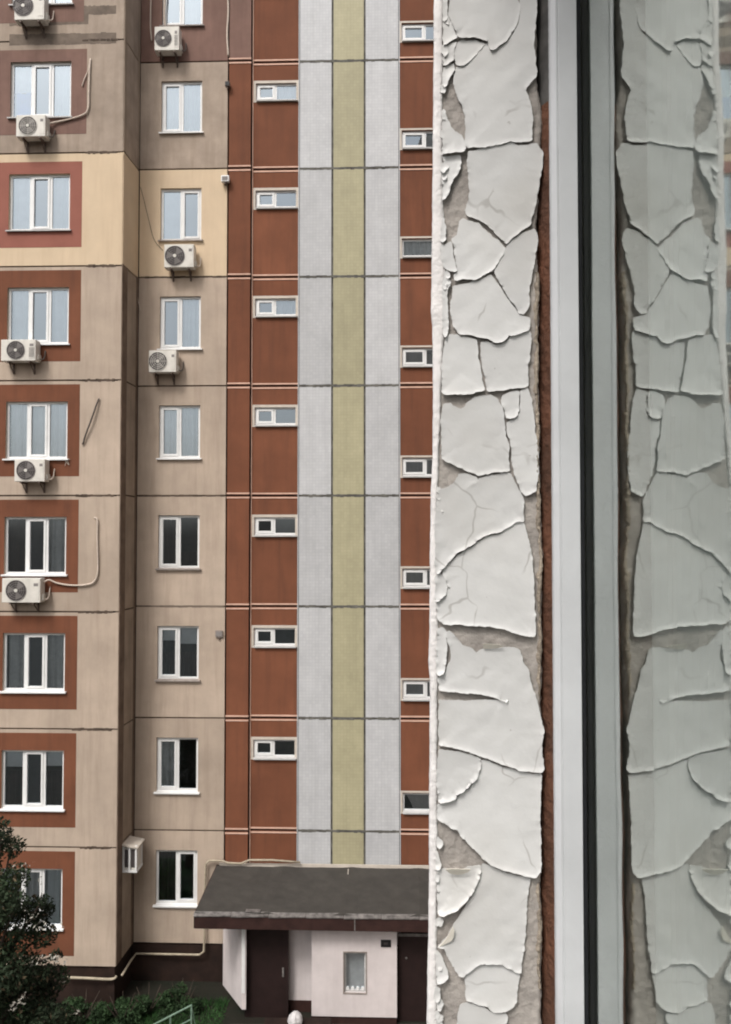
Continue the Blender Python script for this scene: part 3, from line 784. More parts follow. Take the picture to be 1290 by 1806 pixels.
b = MB(); b.box(bl[0] + 0.05, xr, -0.03, 0.0, zb_ - 0.01, zb_ + 0.07); b.build('wall_flashing', 'pvc_old', po)
zt = zf_ - 0.2
def pwall(name, m, pa, pbx, y, zlo, zhi, dep=0.12, par=None, bevel=0.0):
    xa = uv(pa, 1700, y)[0]; xb = uv(pbx, 1700, y)[0]
    b = MB(); b.box(xa, xb, y, y + dep, zlo, zhi); return b.build(name, m, par or po, bevel=bevel)
YF = -1.75
# slanting side wall with its white front edge
xa = uv(393, 1660, -0.15)[0]; xb = uv(427, 1700, -1.7)[0]
b = MB(); b.hexa([(xa, -0.1, 0), (xb, -1.7, 0.28), (xb + 0.1, -1.7, 0.28), (xa + 0.15, -0.1, 0)], [(xa, -0.1, zt), (xb, -1.7, zt), (xb + 0.1, -1.7, zt), (xa + 0.15, -0.1, zt)])
b.build('side_wall', 'porch', po)
pwall('corner_strip', 'pvc', 426.5, 432.5, -1.72, uv(430, 1752, -1.72)[1], zt, 0.1)
d = pwall('door', 'door', 432.5, 509, -1.5, 0.0, zt, 0.06)
pwall('handle', 'flash', 498, 501, -1.53, 0.95, 1.15, 0.03, d)
zbr = uv(530, 1764, -1.22)[1]
pwall('inner_wall', 'porch', 509, 552, -1.22, zbr, zt, 0.14)
pwall('inner_wall_base', 'fascia', 509, 552, -1.24, 0, zbr, 0.1)
xa = uv(550, 1700, YF)[0]; xb = uv(700.5, 1700, YF)[0]; zlo = uv(600, 1793, YF)[1]
wa, wz1_ = uv(607, 1680, YF); wb, wz0_ = uv(646, 1752, YF)
b = MB()
xq, zq = [xa, wa, wb, xb], [zlo, wz0_, wz1_, zt]
for i in range(3):
    for k in range(3):
        if i == 1 and k == 1: continue
        b.box(xq[i], xq[i + 1], YF, YF + 0.2, zq[k], zq[k + 1])
fw_ = b.build('front_wall', 'porch', po)
b = MB(); b.box(xa + 0.01, xb - 0.01, YF + 0.03, YF + 0.2, 0, zlo); b.build('front_wall_base', 'fascia', po)
w_ = MB(); w_.ring(wa, wb, wz0_, wz1_, 0.045, YF + 0.06, YF + 0.11); w_ = w_.build('window', 'sill', po)
b = MB(); b.quad((wa + .04, YF + .09, wz0_ + .04), (wb - .04, YF + .09, wz0_ + .04), (wb - .04, YF + .09, wz1_ - .04), (wa + .04, YF + .09, wz1_ - .04)); b.build('pane', 'glass', w_)
b = MB(); b.box(wa, wb, YF + .21, YF + .6, wz0_, wz1_); b.build('room_lining', 'curtain_grey', w_)
b = MB(); b.ring(wa - 0.02, wb + 0.02, wz0_ - 0.02, wz1_ + 0.03, 0.024, YF - 0.012, YF + 0.02); b.build('surround', 'sill_brown', w_)
for q in range(4):
    xc_ = wa + 0.08 + (wb - wa - 0.16) * q / 3
    b = MB(); b.disc((xc_, wz0_ + 0.075), 0.036, YF + 0.055, YF + 0.085, 10); b.build('sill_pot', 'pvc', w_)
pwall('lintel', 'flash', 702, 800, -1.6, uv(730, 1652, -1.6)[1], uv(730, 1647, -1.6)[1], 0.06)
d = pwall('door', 'door', 702, 775, -1.55, 0.0, uv(730, 1652, -1.6)[1], 0.06)
b = MB(); xq_, zq_ = uv(717, 1690, -1.57); b.disc((xq_, zq_), 0.022, -1.58, -1.55, 12); b.build('knob', 'flash', d)
b = MB(); b.box(uv(775, 1700, -1.55)[0], xr, -1.6, -1.4, 0, zt); b.build('inner_wall', 'porch', po)
xa, z1_ = uv(672, 1657, YF); xb, z0_ = uv(690, 1670, YF)
o = MB(); o.box(0, xb - xa, -0.02, -0.004, 0, z1_ - z0_)
o = o.build('plaque', 'sign', None, bevel=0.004); o.location = wpt(xa, YF, z0_); o.rotation_euler = (0, 0, -YAW)
tag(o, 'small dark plaque at the upper right of the porch front wall', 'plaque')
i_ = MB(); i_.box((xb - xa) * .3, (xb - xa) * .7, -0.0225, -0.021, (z1_ - z0_) * .35, (z1_ - z0_) * .65); i_.build('print', 'ac_dark', o)
# small white bag at the porch base
bm = bmesh.new(); bmesh.ops.create_icosphere(bm, subdivisions=3, radius=0.17)
for v in bm.verts:
    v.co.z *= 0.8
    if v.co.z > 0.05: v.co.x *= 1 - (v.co.z - 0.05) * 4.6; v.co.y *= 1 - (v.co.z - 0.05) * 4.6; v.co.z *= 1.5
    v.co += Vector((random.uniform(-1, 1), random.uniform(-1, 1), random.uniform(-1, 1))) * 0.012
me = bpy.data.meshes.new('plastic_bag'); bm.to_mesh(me); bm.free(); me.materials.append(M['bag'])
o = bpy.data.objects.new('plastic_bag', me); C.objects.link(o)
p = at(521, 1799, 19.3); o.location = (p.x, p.y, 0.14 if p.z < 0.14 else p.z)
tag(o, 'small white knotted bag in front of the porch wall base', 'bag')
b = MB(); b.box(-0.35, 0.5, -0.25, 0.25, -max(0.0, p.z - 0.14), 0.0)
if p.z > 0.2:
    o2 = MB(); o2.box(p.x - 0.7, p.x + 0.8, p.y - 0.25, p.y + 0.3, 0.0, p.z - 0.11)
    tag(o2.build('step', 'plinth', None, bevel=0.01), 'dark low step under the white bag at the porch', 'step')

# ================================================================== RAILING, PLANTS
def railing():
    a = at(262, 1812, 18.2); c = at(338, 1773, 19.0)
    t = empty('railing', (a.x, a.y, 0)); tag(t, 'low pale green pipe railing in the dark grass', 'railing')
    loc = lambda q: q - Vector((a.x, a.y, 0))
    b = MB(); b.tube([loc(a), loc(c)], 0.02, 8); b.build('top_rail', 'rail', t)
    lo = Vector((0, 0, 0.3)); b = MB(); b.tube([loc(a) - lo, loc(c) - lo], 0.014, 8); b.build('lower_rail', 'rail', t)
    for f in (0.02, 0.5, 1.0):
        q = a.lerp(c, f); b = MB(); b.tube([loc(Vector((q.x, q.y, 0))), loc(q)], 0.02, 8); b.build('post', 'rail', t)
    q = a.lerp(c, 1.0); b = MB(); b.tube([loc(q), loc(Vector((q.x + 0.09, q.y + 0.3, 0)))], 0.014, 8); b.build('stay', 'rail', t)
railing()

def leaves(name, centers, radii, n, size, m, parent, flat=0.0):
    v, f = [], []
    centers = np.array(centers); radii = np.array(radii)
    w = radii ** 2.2; w /= w.sum()
    idx = rng.choice(len(centers), n, p=w)
    d = rng.normal(size=(n, 3)); d /= np.linalg.norm(d, axis=1)[:, None]
    r = radii[idx] * (0.35 + 0.75 * rng.random(n) ** 0.6)
    p = centers[idx] + d * r[:, None] * np.array([1, 1, 0.8])
    a = rng.normal(size=(n, 3)); a /= np.linalg.norm(a, axis=1)[:, None]
    b = np.cross(a, rng.normal(size=(n, 3))); b /= np.linalg.norm(b, axis=1)[:, None]
    s = size * (0.6 + 0.8 * rng.random(n))[:, None]
    q = np.stack([p - a * s, p + b * s * 0.45, p + a * s, p - b * s * 0.45], 1).reshape(-1, 3)
    me = bpy.data.meshes.new(name)
    me.from_pydata(q.tolist(), [], [(4 * i, 4 * i + 1, 4 * i + 2, 4 * i + 3) for i in range(n)])
    me.materials.append(M[m]); o = bpy.data.objects.new(name, me); C.objects.link(o); o.parent = parent
    return o

TY = 14.5
def tp(px, py, Y=TY): return at(px, py, Y)
root = tp(-40, 1800); t = empty('broadleaf_tree', (root.x, root.y, 0)); tag(t, 'dark leafy tree with pale blossom in the lower left corner', 'tree')
o0 = Vector((root.x, root.y, 0))
top = tp(-10, 1520) - o0
b = MB(); b.tube(smoothpath([(0, 0, 0), (0.05, 0, 1.2), (top.x * 0.5, 0, top.z * 0.6), (top.x, 0, top.z)], 5), [0.16 - 0.0075 * i for i in range(16)], 8)
b.build('trunk', 'bark', t, smooth=True)
cl = [(0, 1510, 0.26), (-30, 1480, .38), (22, 1550, .30), (40, 1580, .22), (8, 1580, .40), (50, 1625, .30), (25, 1640, .45), (62, 1665, .28), (10, 1700, .55), (45, 1720, .40), (75, 1752, .30), (30, 1780, .55), (-40, 1600, .7), (-60, 1720, .9), (90, 1795, .34), (-80, 1540, .6), (8, 1475, .14), (66, 1600, .10), (95, 1690, .12), (-90, 1850, 1.0), (60, 1850, .7)]
cen, rad = [], []
for px, py, r in cl:
    p = tp(px, py) - o0; p.y += random.uniform(-0.5, 0.5); cen.append(tuple(p)); rad.append(r * 0.9)
    b = MB(); st = Vector((top.x * 0.5, 0, min(top.z * 0.6, max(0.8, p.z - 0.7))))
    mid = st.lerp(p, 0.5) + Vector((0, 0, 0.12)); b.tube(smoothpath([st, mid, p], 4), [0.045 - 0.004 * i for i in range(9)], 5); b.build('limb', 'bark', t, smooth=True)
leaves('crown', cen, rad, 34000, 0.036, 'leaf', t)
leaves('brownish_leaves', cen, rad, 1500, 0.045, 'leaf_mid', t)  # sparse brownish leaves, paler than the rest, scattered through the crown
bc, br_ = [], []
for (px, py, r) in ((32, 1526, .05), (45, 1524, .04), (56, 1523, .035), (72, 1560, .04), (70, 1552, .04), (52, 1620, .07), (66, 1612, .04), (71, 1632, .06), (105, 1632, .05), (84, 1688, .06), (100, 1690, .05), (120, 1693, .05), (48, 1605, .03), (40, 1760, .07), (28, 1775, .06), (110, 1730, .03), (135, 1785, .04), (22, 1778, .05), (60, 1700, .04)):
    p = tp(px, py, TY - 0.55) - o0; bc.append(tuple(p)); br_.append(r)
leaves('blossom', bc, [r * 1.5 for r in br_], 130, 0.028, 'leaf_pale', t)

# shrubs in the dark bed at the foot of the walls
for (px, py, Y, r, lab) in ((150, 1775, 20.0, .5, 'dark low shrub at the foot of the left wing corner'), (215, 1788, 19.9, .45, 'dark low shrub between the left wing corner and the railing'),
                            (262, 1772, 20.3, .45, 'dark low shrub behind the left end of the railing'), (322, 1762, 20.5, .4, 'dark low shrub behind the right end of the railing')):
    p = at(px, py, Y); t = empty('shrub', (p.x, p.y, 0)); tag(t, lab, 'shrub', 'shrubs in the bed')
    b = MB()
    for q in range(7):
        an = q * 0.9; b.tube([(0, 0, 0), (0.2 * math.cos(an), 0.2 * math.sin(an), 0.3), (0.4 * r / .5 * math.cos(an), 0.4 * math.sin(an), 0.55)], [0.02, 0.014, 0.006], 5)
    b.build('stems', 'bark', t)
    c_ = [(random.uniform(-r, r), random.uniform(-r, r) * 0.6, random.uniform(0.05, 0.34)) for _ in range(14)]
    leaves('foliage', c_, [random.uniform(.10, .2) for _ in c_], 2200, 0.04, 'shrub_leaf', t)
# grass
n = 45000
gx = rng.uniform(-9.5, -3.3, n); gy = rng.uniform(14.0, 20.9, n)
hgt = rng.uniform(0.05, 0.15, n) * (0.6 + 0.6 * np.sin(gx * 2.3) * np.sin(gy * 1.7)); hgt = np.maximum(hgt, 0.04)
an = rng.uniform(0, 6.28, n); dx, dy = np.cos(an) * 0.012, np.sin(an) * 0.012
lx, ly = rng.normal(0, .04, n), rng.normal(0, .04, n)
q = np.stack([np.stack([gx - dx, gy - dy, np.zeros(n)], 1), np.stack([gx + dx, gy + dy, np.zeros(n)], 1), np.stack([gx + lx, gy + ly, hgt], 1)], 1).reshape(-1, 3)
me = bpy.data.meshes.new('grass'); me.from_pydata(q.tolist(), [], [(3 * i, 3 * i + 1, 3 * i + 2) for i in range(n)]); me.materials.append(M['grass'])
o = bpy.data.objects.new('grass', me); C.objects.link(o); tag(o, 'dark green grass below the bay windows', 'grass', kind='stuff')

# ================================================================== THE NEAR WINDOW: REVEAL, FRAME, GLASS
D = 0.80
def rp_(px, py, off=0.0):                   # pixel -> point on the reveal plane (off = towards the camera)
    p = at(px, py, D); return Vector((p.x, D - off, p.z))
near = empty('window_reveal', (0.06, D, CAMH - 0.80))
tag(near, 'plastered window reveal with curling flakes of off white paint', 'wall')
N0 = near.location.copy()
ZT, ZB = CAMH + 0.80, CAMH - 0.80
nz_ = 240
EDGE = [(-700, 770), (0, 766), (110, 765.5), (220, 764.5), (330, 763.5), (440, 762.5), (545, 761), (570, 763), (660, 764.5), (790, 764), (880, 760.5), (990, 759), (1100, 758.5), (1165, 756.5), (1200, 759), (1320, 758.5), (1425, 757.5), (1540, 757.5), (1640, 756.5), (1700, 755), (1730, 754.5), (1806, 753.5), (2500, 750)]
INNER = [(-700, 782), (0, 781), (220, 780), (330, 781), (440, 784), (560, 786), (600, 783), (640, 780), (880, 771), (1100, 772), (1320, 771), (1540, 771), (1640, 770), (1806, 771), (2500, 770)]
SUBR = [(-700, 950), (0, 948), (150, 948), (185, 958), (240, 957), (300, 953), (420, 947), (500, 953), (600, 951), (700, 952), (760, 953), (850, 954), (900, 955), (950, 958), (980, 959), (1020, 957), (1100, 957), (1200, 957), (1260, 955), (1330, 952), (1420, 951), (1500, 953), (1600, 956), (1650, 957), (1720, 956), (1806, 956), (2500, 955)]
ip = lambda tab, y: float(np.interp(y, [a for a, _ in tab], [c for _, c in tab]))
def noise1(y, s, seed):
    return math.sin(y * s + seed) * 0.5 + math.sin(y * s * 2.7 + seed * 3.1) * 0.3 + math.sin(y * s * 6.1 + seed * 1.7) * 0.2
# bare plaster with real unevenness
pys = np.linspace(-640, 2420, 620); nx = 40
vs, fs = [], []
ph = rng.uniform(0, 6.28, (14, 3)); fr = rng.uniform(0.04, 0.35, (14, 2)) * rng.choice([-1, 1], (14, 2))
for py in pys:
    a, c = ip(EDGE, py) + 5, ip(SUBR, py) + 1.6 * noise1(py, 0.09, 1.0) + 0.8 * noise1(py, 0.37, 4.0)
    for i in range(nx + 1):
        px = a + (c - a) * i / nx
        hh = sum(math.sin(px * fr[k, 0] + py * fr[k, 1] + ph[k, 0]) for k in range(14)) / 14
        hh = hh * 0.0007 + (0.0014 * math.exp(-((c - px) / 6.0) ** 2))
        if i == nx: hh -= 0.003
        vs.append(tuple(rp_(px, py, -0.0022 + hh) - N0))
    vs.append(tuple(rp_(c + 1.5, py, -0.0115) - N0))
for j in range(len(pys) - 1):
    for i in range(nx + 1):
        q = j * (nx + 2) + i; fs.append((q, q + 1, q + nx + 3, q + nx + 2))
b = MB(); b.v, b.f = vs, fs; b.build('bare_plaster', 'plaster', near, smooth=True)
# ragged ridge of mounting foam beside the frame
vs, fs = [], []; prof = [(-1.0, -0.004), (-0.55, 0.0003), (0.0, 0.0012), (0.6, 0.0002), (1.0, -0.005)]
pf = np.linspace(480, 1745, 420)
for py in pf:
    c = ip(SUBR, py) - 4.5 + 2.0 * noise1(py, 0.05, 2.0) + 1.2 * noise1(py, 0.21, 5.0); w = 4.2 + 2.4 * noise1(py, 0.05, 7.0)
    hid = 0.005 * min(1, max(0, min(py - 1215, 1575 - py) / 30))
    for (u_, h_) in prof: vs.append(tuple(rp_(c + u_ * w, py, h_ - hid + 0.0005 * noise1(py, 0.5, u_ * 9)) - N0))
for j in range(len(pf) - 1):
    for i in range(4): q = j * 5 + i; fs.append((q, q + 1, q + 6, q + 5))
b = MB(); b.v, b.f = vs, fs; b.build('mounting_foam', 'foam', near, smooth=True)
# rust brown sealant in the gap (dark open gap at the top)
def gap(name, m, ya, yb, rec):
    b = MB(); b.v, b.f = [], []; L = np.linspace(ya, yb, 160)
    for py in L:
        z = rp_(950, py).z
        for i in range(7):
            t = i / 6; x = 0.1655 + 0.0084 * t; y = 0.8115 - 0.0180 * t + rec * (1 - t)
            k = 0.0007 * noise1(py, 0.06, i * 1.3) * (1 - t) + 0.0003 * noise1(py, 0.3, i * 2.1)
            b.v.append((x - 0.6 * k - N0.x, y - k - N0.y, z - N0.z))
    for j in range(159):
        for i in range(6): q = j * 7 + i; b.f.append((q, q + 1, q + 8, q + 7))
    b.build(name, m, near, smooth=True)
gap('sealant', 'rust', 183, 2420, 0.0)
gap('open_gap', 'dark_gap', -640, 184, 0.004)
# the chalky rounded outer edge
vs, fs = [], []; pe = np.linspace(-640, 2420, 640); NP = 8
for py in pe:
    rough = 0.9 * noise1(py, 0.06, 3.0) + 0.35 * noise1(py, 0.25, 8.0)
    e = ip(EDGE, py) + 0.55 * rough; i_ = ip(INNER, py) + 1.1 * noise1(py, 0.07, 6.0) + 0.5 * noise1(py, 0.3, 1.0)
    pe_, pi_ = rp_(e, py), rp_(i_, py); w = pi_.x - pe_.x
    sec = [(w + 0.0006, 0.0032), (w, 0.0004), (w * 0.72, 0.0001), (w * 0.42, 0.0004), (w * 0.2, 0.0011), (w * 0.06, 0.0024), (0.0, 0.0045), (0.0075, 0.045)]
    for (u_, d_) in sec:
        vs.append((pe_.x + u_ - N0.x, D + d_ + 0.00025 * rough - N0.y, pe_.z - N0.z))
for j in range(len(pe) - 1):
    for i in range(NP - 1): q = j * NP + i; fs.append((q, q + 1, q + NP + 1, q + NP))
b = MB(); b.v, b.f = vs, fs; b.build('outer_edge', 'paint_edge', near, smooth=True)

# paint flakes; outlines read on the reveal plane (crop units of the photograph)
TS = 250 / 1290.0
FL_ = [
 (0, [(228,-190),(835,-190),(842,0),(860,70),(852,150),(826,232),(786,302),(728,380),(632,452),(596,462),(578,385),(450,350),(330,348),(296,335),(242,190),(218,140)], .9),
 (0, [(872,-190),(1015,-190),(1008,120),(990,290),(985,420),(1000,560),(1012,655),(998,712),(938,775),(912,795),(925,860),(962,970),(972,1060),(966,1240),(968,1282),(900,1292),(832,1297),(780,1288),(700,1310),(560,1338),(390,1345),(365,1320),(372,1230),(370,1130),(366,1055),(352,995),(338,955),(300,905),(262,760),(272,680),(288,622),(345,618),(412,565),(490,478),(548,405),(577,402),(592,478),(640,466),(742,396),(806,312),(846,240),(868,160)], .8),
 (0, [(330,372),(480,378),(542,398),(478,478),(408,548),(342,602),(288,598),(274,540),(268,470),(300,392)], .6),
 (0, [(168,212),(214,178),(236,222),(288,342),(226,380),(172,416)], .8),
 (0, [(172,444),(238,402),(284,388),(252,450),(243,556),(186,606),(168,598)], 1.1),
 (0, [(168,624),(256,592),(262,640),(218,718),(186,786),(168,800)], 1.2),
 (0, [(165,-190),(192,-190),(200,100),(192,168),(166,204)], .8),
 (1, [(162,-150),(200,-34),(255,58),(330,106),(354,160),(372,222),(334,262),(300,258),(166,272)], 1.5),
 (1, [(166,296),(268,290),(318,288),(322,398),(288,446),(248,498),(222,598),(172,684),(160,690)], 1.3),
 (1, [(397,250),(480,238),(600,218),(720,190),(780,168),(838,198),(1020,178),(1036,215),(1070,265),(1060,380),(1036,520),(1010,680),(985,790),(960,870),(968,898),(955,918),(868,968),(798,1028),(740,1082),(692,1042),(622,972),(552,900),(482,862),(410,842),(376,826),(366,780),(398,700),(408,620),(402,500),(390,420),(388,330)], 1.0),
 (1, [(312,884),(345,862),(415,886),(484,902),(556,972),(626,1036),(692,1094),(728,1116),(698,1182),(656,1265),(610,1322),(568,1346),(500,1382),(460,1412),(350,1410),(266,1418),(262,1372),(302,1345),(300,1290),(280,1200),(266,1120),(250,1048),(290,1010),(306,950)], .9),
 (1, [(748,1108),(802,1052),(882,990),(990,950),(1015,1000),(1022,1060),(1000,1172),(970,1335),(945,1475),(940,1555),(950,1625),(918,1698),(897,1728),(860,1716),(812,1636),(745,1540),(686,1442),(632,1345),(690,1240)], .9),
 (1, [(142,1114),(190,1090),(238,1066),(248,1150),(260,1240),(282,1310),(282,1340),(250,1334),(215,1325),(165,1286),(150,1200)], .8),
 (1, [(165,850),(180,940),(185,1046),(157,1076),(142,1060),(150,950)], 1.2),
 (2, [(268,334),(350,316),(456,300),(502,276),(598,232),(636,284),(714,404),(794,514),(846,594),(900,614),(950,628),(948,700),(940,738),(890,757),(820,780),(758,778),(738,810),(690,845),(620,840),(560,810),(460,795),(380,770),(312,770),(262,698),(238,600),(232,490),(252,450),(258,380)], 1.0),
 (2, [(187,204),(214,224),(219,300),(200,380),(196,520),(205,640),(200,776),(180,806),(166,760),(166,300)], 1.4),
 (2, [(218,776),(290,780),(330,800),(400,806),(462,828),(474,900),(478,1000),(498,1100),(522,1238),(538,1280),(440,1310),(330,1322),(230,1314),(167,1318),(150,1300),(165,1100),(175,900),(192,822)], 1.1),
 (2, [(512,854),(570,844),(620,870),(690,872),(748,830),(782,800),(850,790),(900,770),(950,748),(960,850),(940,980),(925,1080),(930,1242),(840,1256),(760,1266),(690,1284),(568,1286),(554,1200),(530,1080),(508,960)], .9),
 (3, [(165,274),(228,264),(258,294),(328,324),(362,294),(402,246),(452,211),(550,196),(608,201),(656,230),(686,292),(711,342),(721,450),(730,580),(755,640),(750,760),(766,876),(740,881),(640,891),(540,901),(490,921),(400,886),(300,841),(200,796),(160,771),(155,500)], 1.0),
 (3, [(697,204),(722,184),(830,154),(848,164),(848,250),(852,330),(818,388),(775,402),(742,397),(717,310),(692,242)], 1.1),
 (3, [(872,152),(928,133),(955,230),(985,370),(990,500),(1015,620),(1025,740),(1020,900),(1005,1058),(960,1083),(905,1103),(883,1068),(845,988),(806,858),(791,700),(776,600),(756,550),(751,450),(787,424),(833,404),(868,342),(874,250)], 1.0),
 (3, [(130,1052),(200,1040),(272,990),(304,912),(380,912),(468,952),(480,990),(492,952),(560,932),(650,917),(768,902),(797,960),(847,1062),(888,1122),(890,1238),(893,1340),(832,1336),(742,1392),(690,1430),(560,1455),(480,1500),(400,1560),(282,1630),(202,1710),(142,1790),(108,1820),(97,1785),(100,1640),(96,1430),(100,1290),(112,1150)], 1.5),
 (4, [(842,212),(896,222),(905,262),(930,370),(960,480),(975,650),(985,800),(985,950),(995,1110),(998,1225),(990,1250),(900,1230),(780,1200),(680,1166),(600,1155),(450,1145),(300,1135),(197,1140),(168,1135),(124,1090),(112,950),(142,936),(204,864),(220,800),(194,722),(160,672),(214,596),(294,521),(414,451),(494,391),(562,346),(692,321),(747,276)], 1.3),
 (4, [(98,704),(140,680),(178,724),(197,800),(182,858),(130,916),(98,930)], 1.6),
 (5, [(207,66),(224,64),(278,126),(338,196),(428,236),(470,270),(492,246),(520,232),(640,228),(760,210),(800,224),(858,244),(880,330),(930,420),(955,520),(975,600),(1010,690),(1040,800),(1055,900),(1080,960),(1070,1020),(1055,1110),(1065,1200),(1070,1215),(1078,1322),(1060,1346),(960,1335),(860,1320),(700,1270),(600,1230),(480,1190),(380,1150),(280,1125),(150,1100),(127,1096),(127,900),(132,694),(200,704),(350,704),(500,700),(640,699),(742,712),(620,655),(450,630),(132,600),(127,500),(192,440),(237,330),(237,250),(217,180),(204,110)], 1.2),
 (5, [(118,44),(165,36),(192,74),(192,200),(187,330),(168,446),(112,456),(106,300)], 1.8),
 (6, [(124,16),(280,26),(400,56),(498,95),(502,150),(477,228),(417,317),(347,377),(287,406),(267,446),(200,470),(122,480),(112,300)], 1.8),
 (6, [(514,106),(600,127),(700,172),(860,217),(960,237),(1055,246),(1045,400),(1040,600),(1045,800),(1050,1000),(1040,1108),(1010,1160),(950,1155),(850,1125),(720,1090),(610,1050),(530,995),(460,915),(390,855),(320,785),(290,735),(220,700),(160,660),(113,636),(112,514),(182,505),(272,480),(314,430),(404,375),(474,295),(509,205),(522,145)], 1.1),
 (6, [(118,800),(150,835),(160,870),(132,898),(115,890)], 1.4),
 (6, [(105,920),(125,990),(145,1050),(130,1090),(102,1088)], 1.5),
 (6, [(116,1108),(180,1098),(290,1135),(400,1082),(512,1066),(490,1158),(430,1292),(370,1372),(290,1440),(170,1502),(116,1488)], 2.2),
 (7, [(530,-84),(600,-55),(720,-5),(850,30),(953,49),(925,200),(915,400),(905,600),(885,750),(862,892),(822,884),(700,819),(600,804),(500,809),(420,854),(368,896),(350,926),(304,915),(254,828),(204,738),(174,676),(122,660),(184,590),(254,484),(306,412),(376,296),(446,196),(497,62)], 1.0),
 (7, [(377,934),(420,880),(500,836),(600,828),(700,846),(818,906),(853,908),(848,1000),(830,1080),(828,1160),(790,1215),(740,1240),(620,1245),(550,1195),(450,1165),(374,1145),(378,1050),(369,980)], .8),
 (7, [(332,1194),(372,1180),(450,1196),(550,1231),(620,1271),(730,1281),(748,1312),(720,1380),(690,1520),(640,1900),(320,1900),(302,1500),(300,1280)], .9),
 (7, [(112,704),(150,760),(200,900),(203,948),(160,986),(112,996),(107,850)], 1.2),
 (7, [(112,1264),(150,1312),(160,1480),(150,1700),(104,1700)], 1.2),
 (0, [(170,-1200),(560,-1260),(1010,-1240),(1020,-800),(1012,-215),(880,-212),(500,-208),(240,-210),(172,-215),(165,-700)], 1.0),
 (0, [(170,-3000),(1010,-3000),(1015,-1800),(1008,-1262),(560,-1280),(172,-1222)], 1.0),
 (7, [(680,1540),(960,1500),(1000,2000),(960,2900),(640,3000),(110,3000),(112,1960),(640,1925)], 1.0),
]
def pip(P, poly):                           # points in polygon
    x, y = P[:, 0], P[:, 1]; ins = np.zeros(len(P), bool); n = len(poly); j = n - 1
    for i in range(n):
        xi, yi = poly[i]; xj, yj = poly[j]
        if yi != yj:
            ins ^= ((yi > y) != (yj > y)) & (x < (xj - xi) * (y - yi) / (yj - yi) + xi)
        j = i
    return ins
def segd(P, A, B):
    d = B - A; t = np.clip(((P - A) @ d) / max(1e-9, d @ d), 0, 1); q = A + t[:, None] * d
    return np.linalg.norm(P - q, axis=1)
WAVE = [(rng.uniform(-1, 1) * 0.05, rng.uniform(-1, 1) * 0.05, rng.uniform(0, 6.28)) for _ in range(10)]
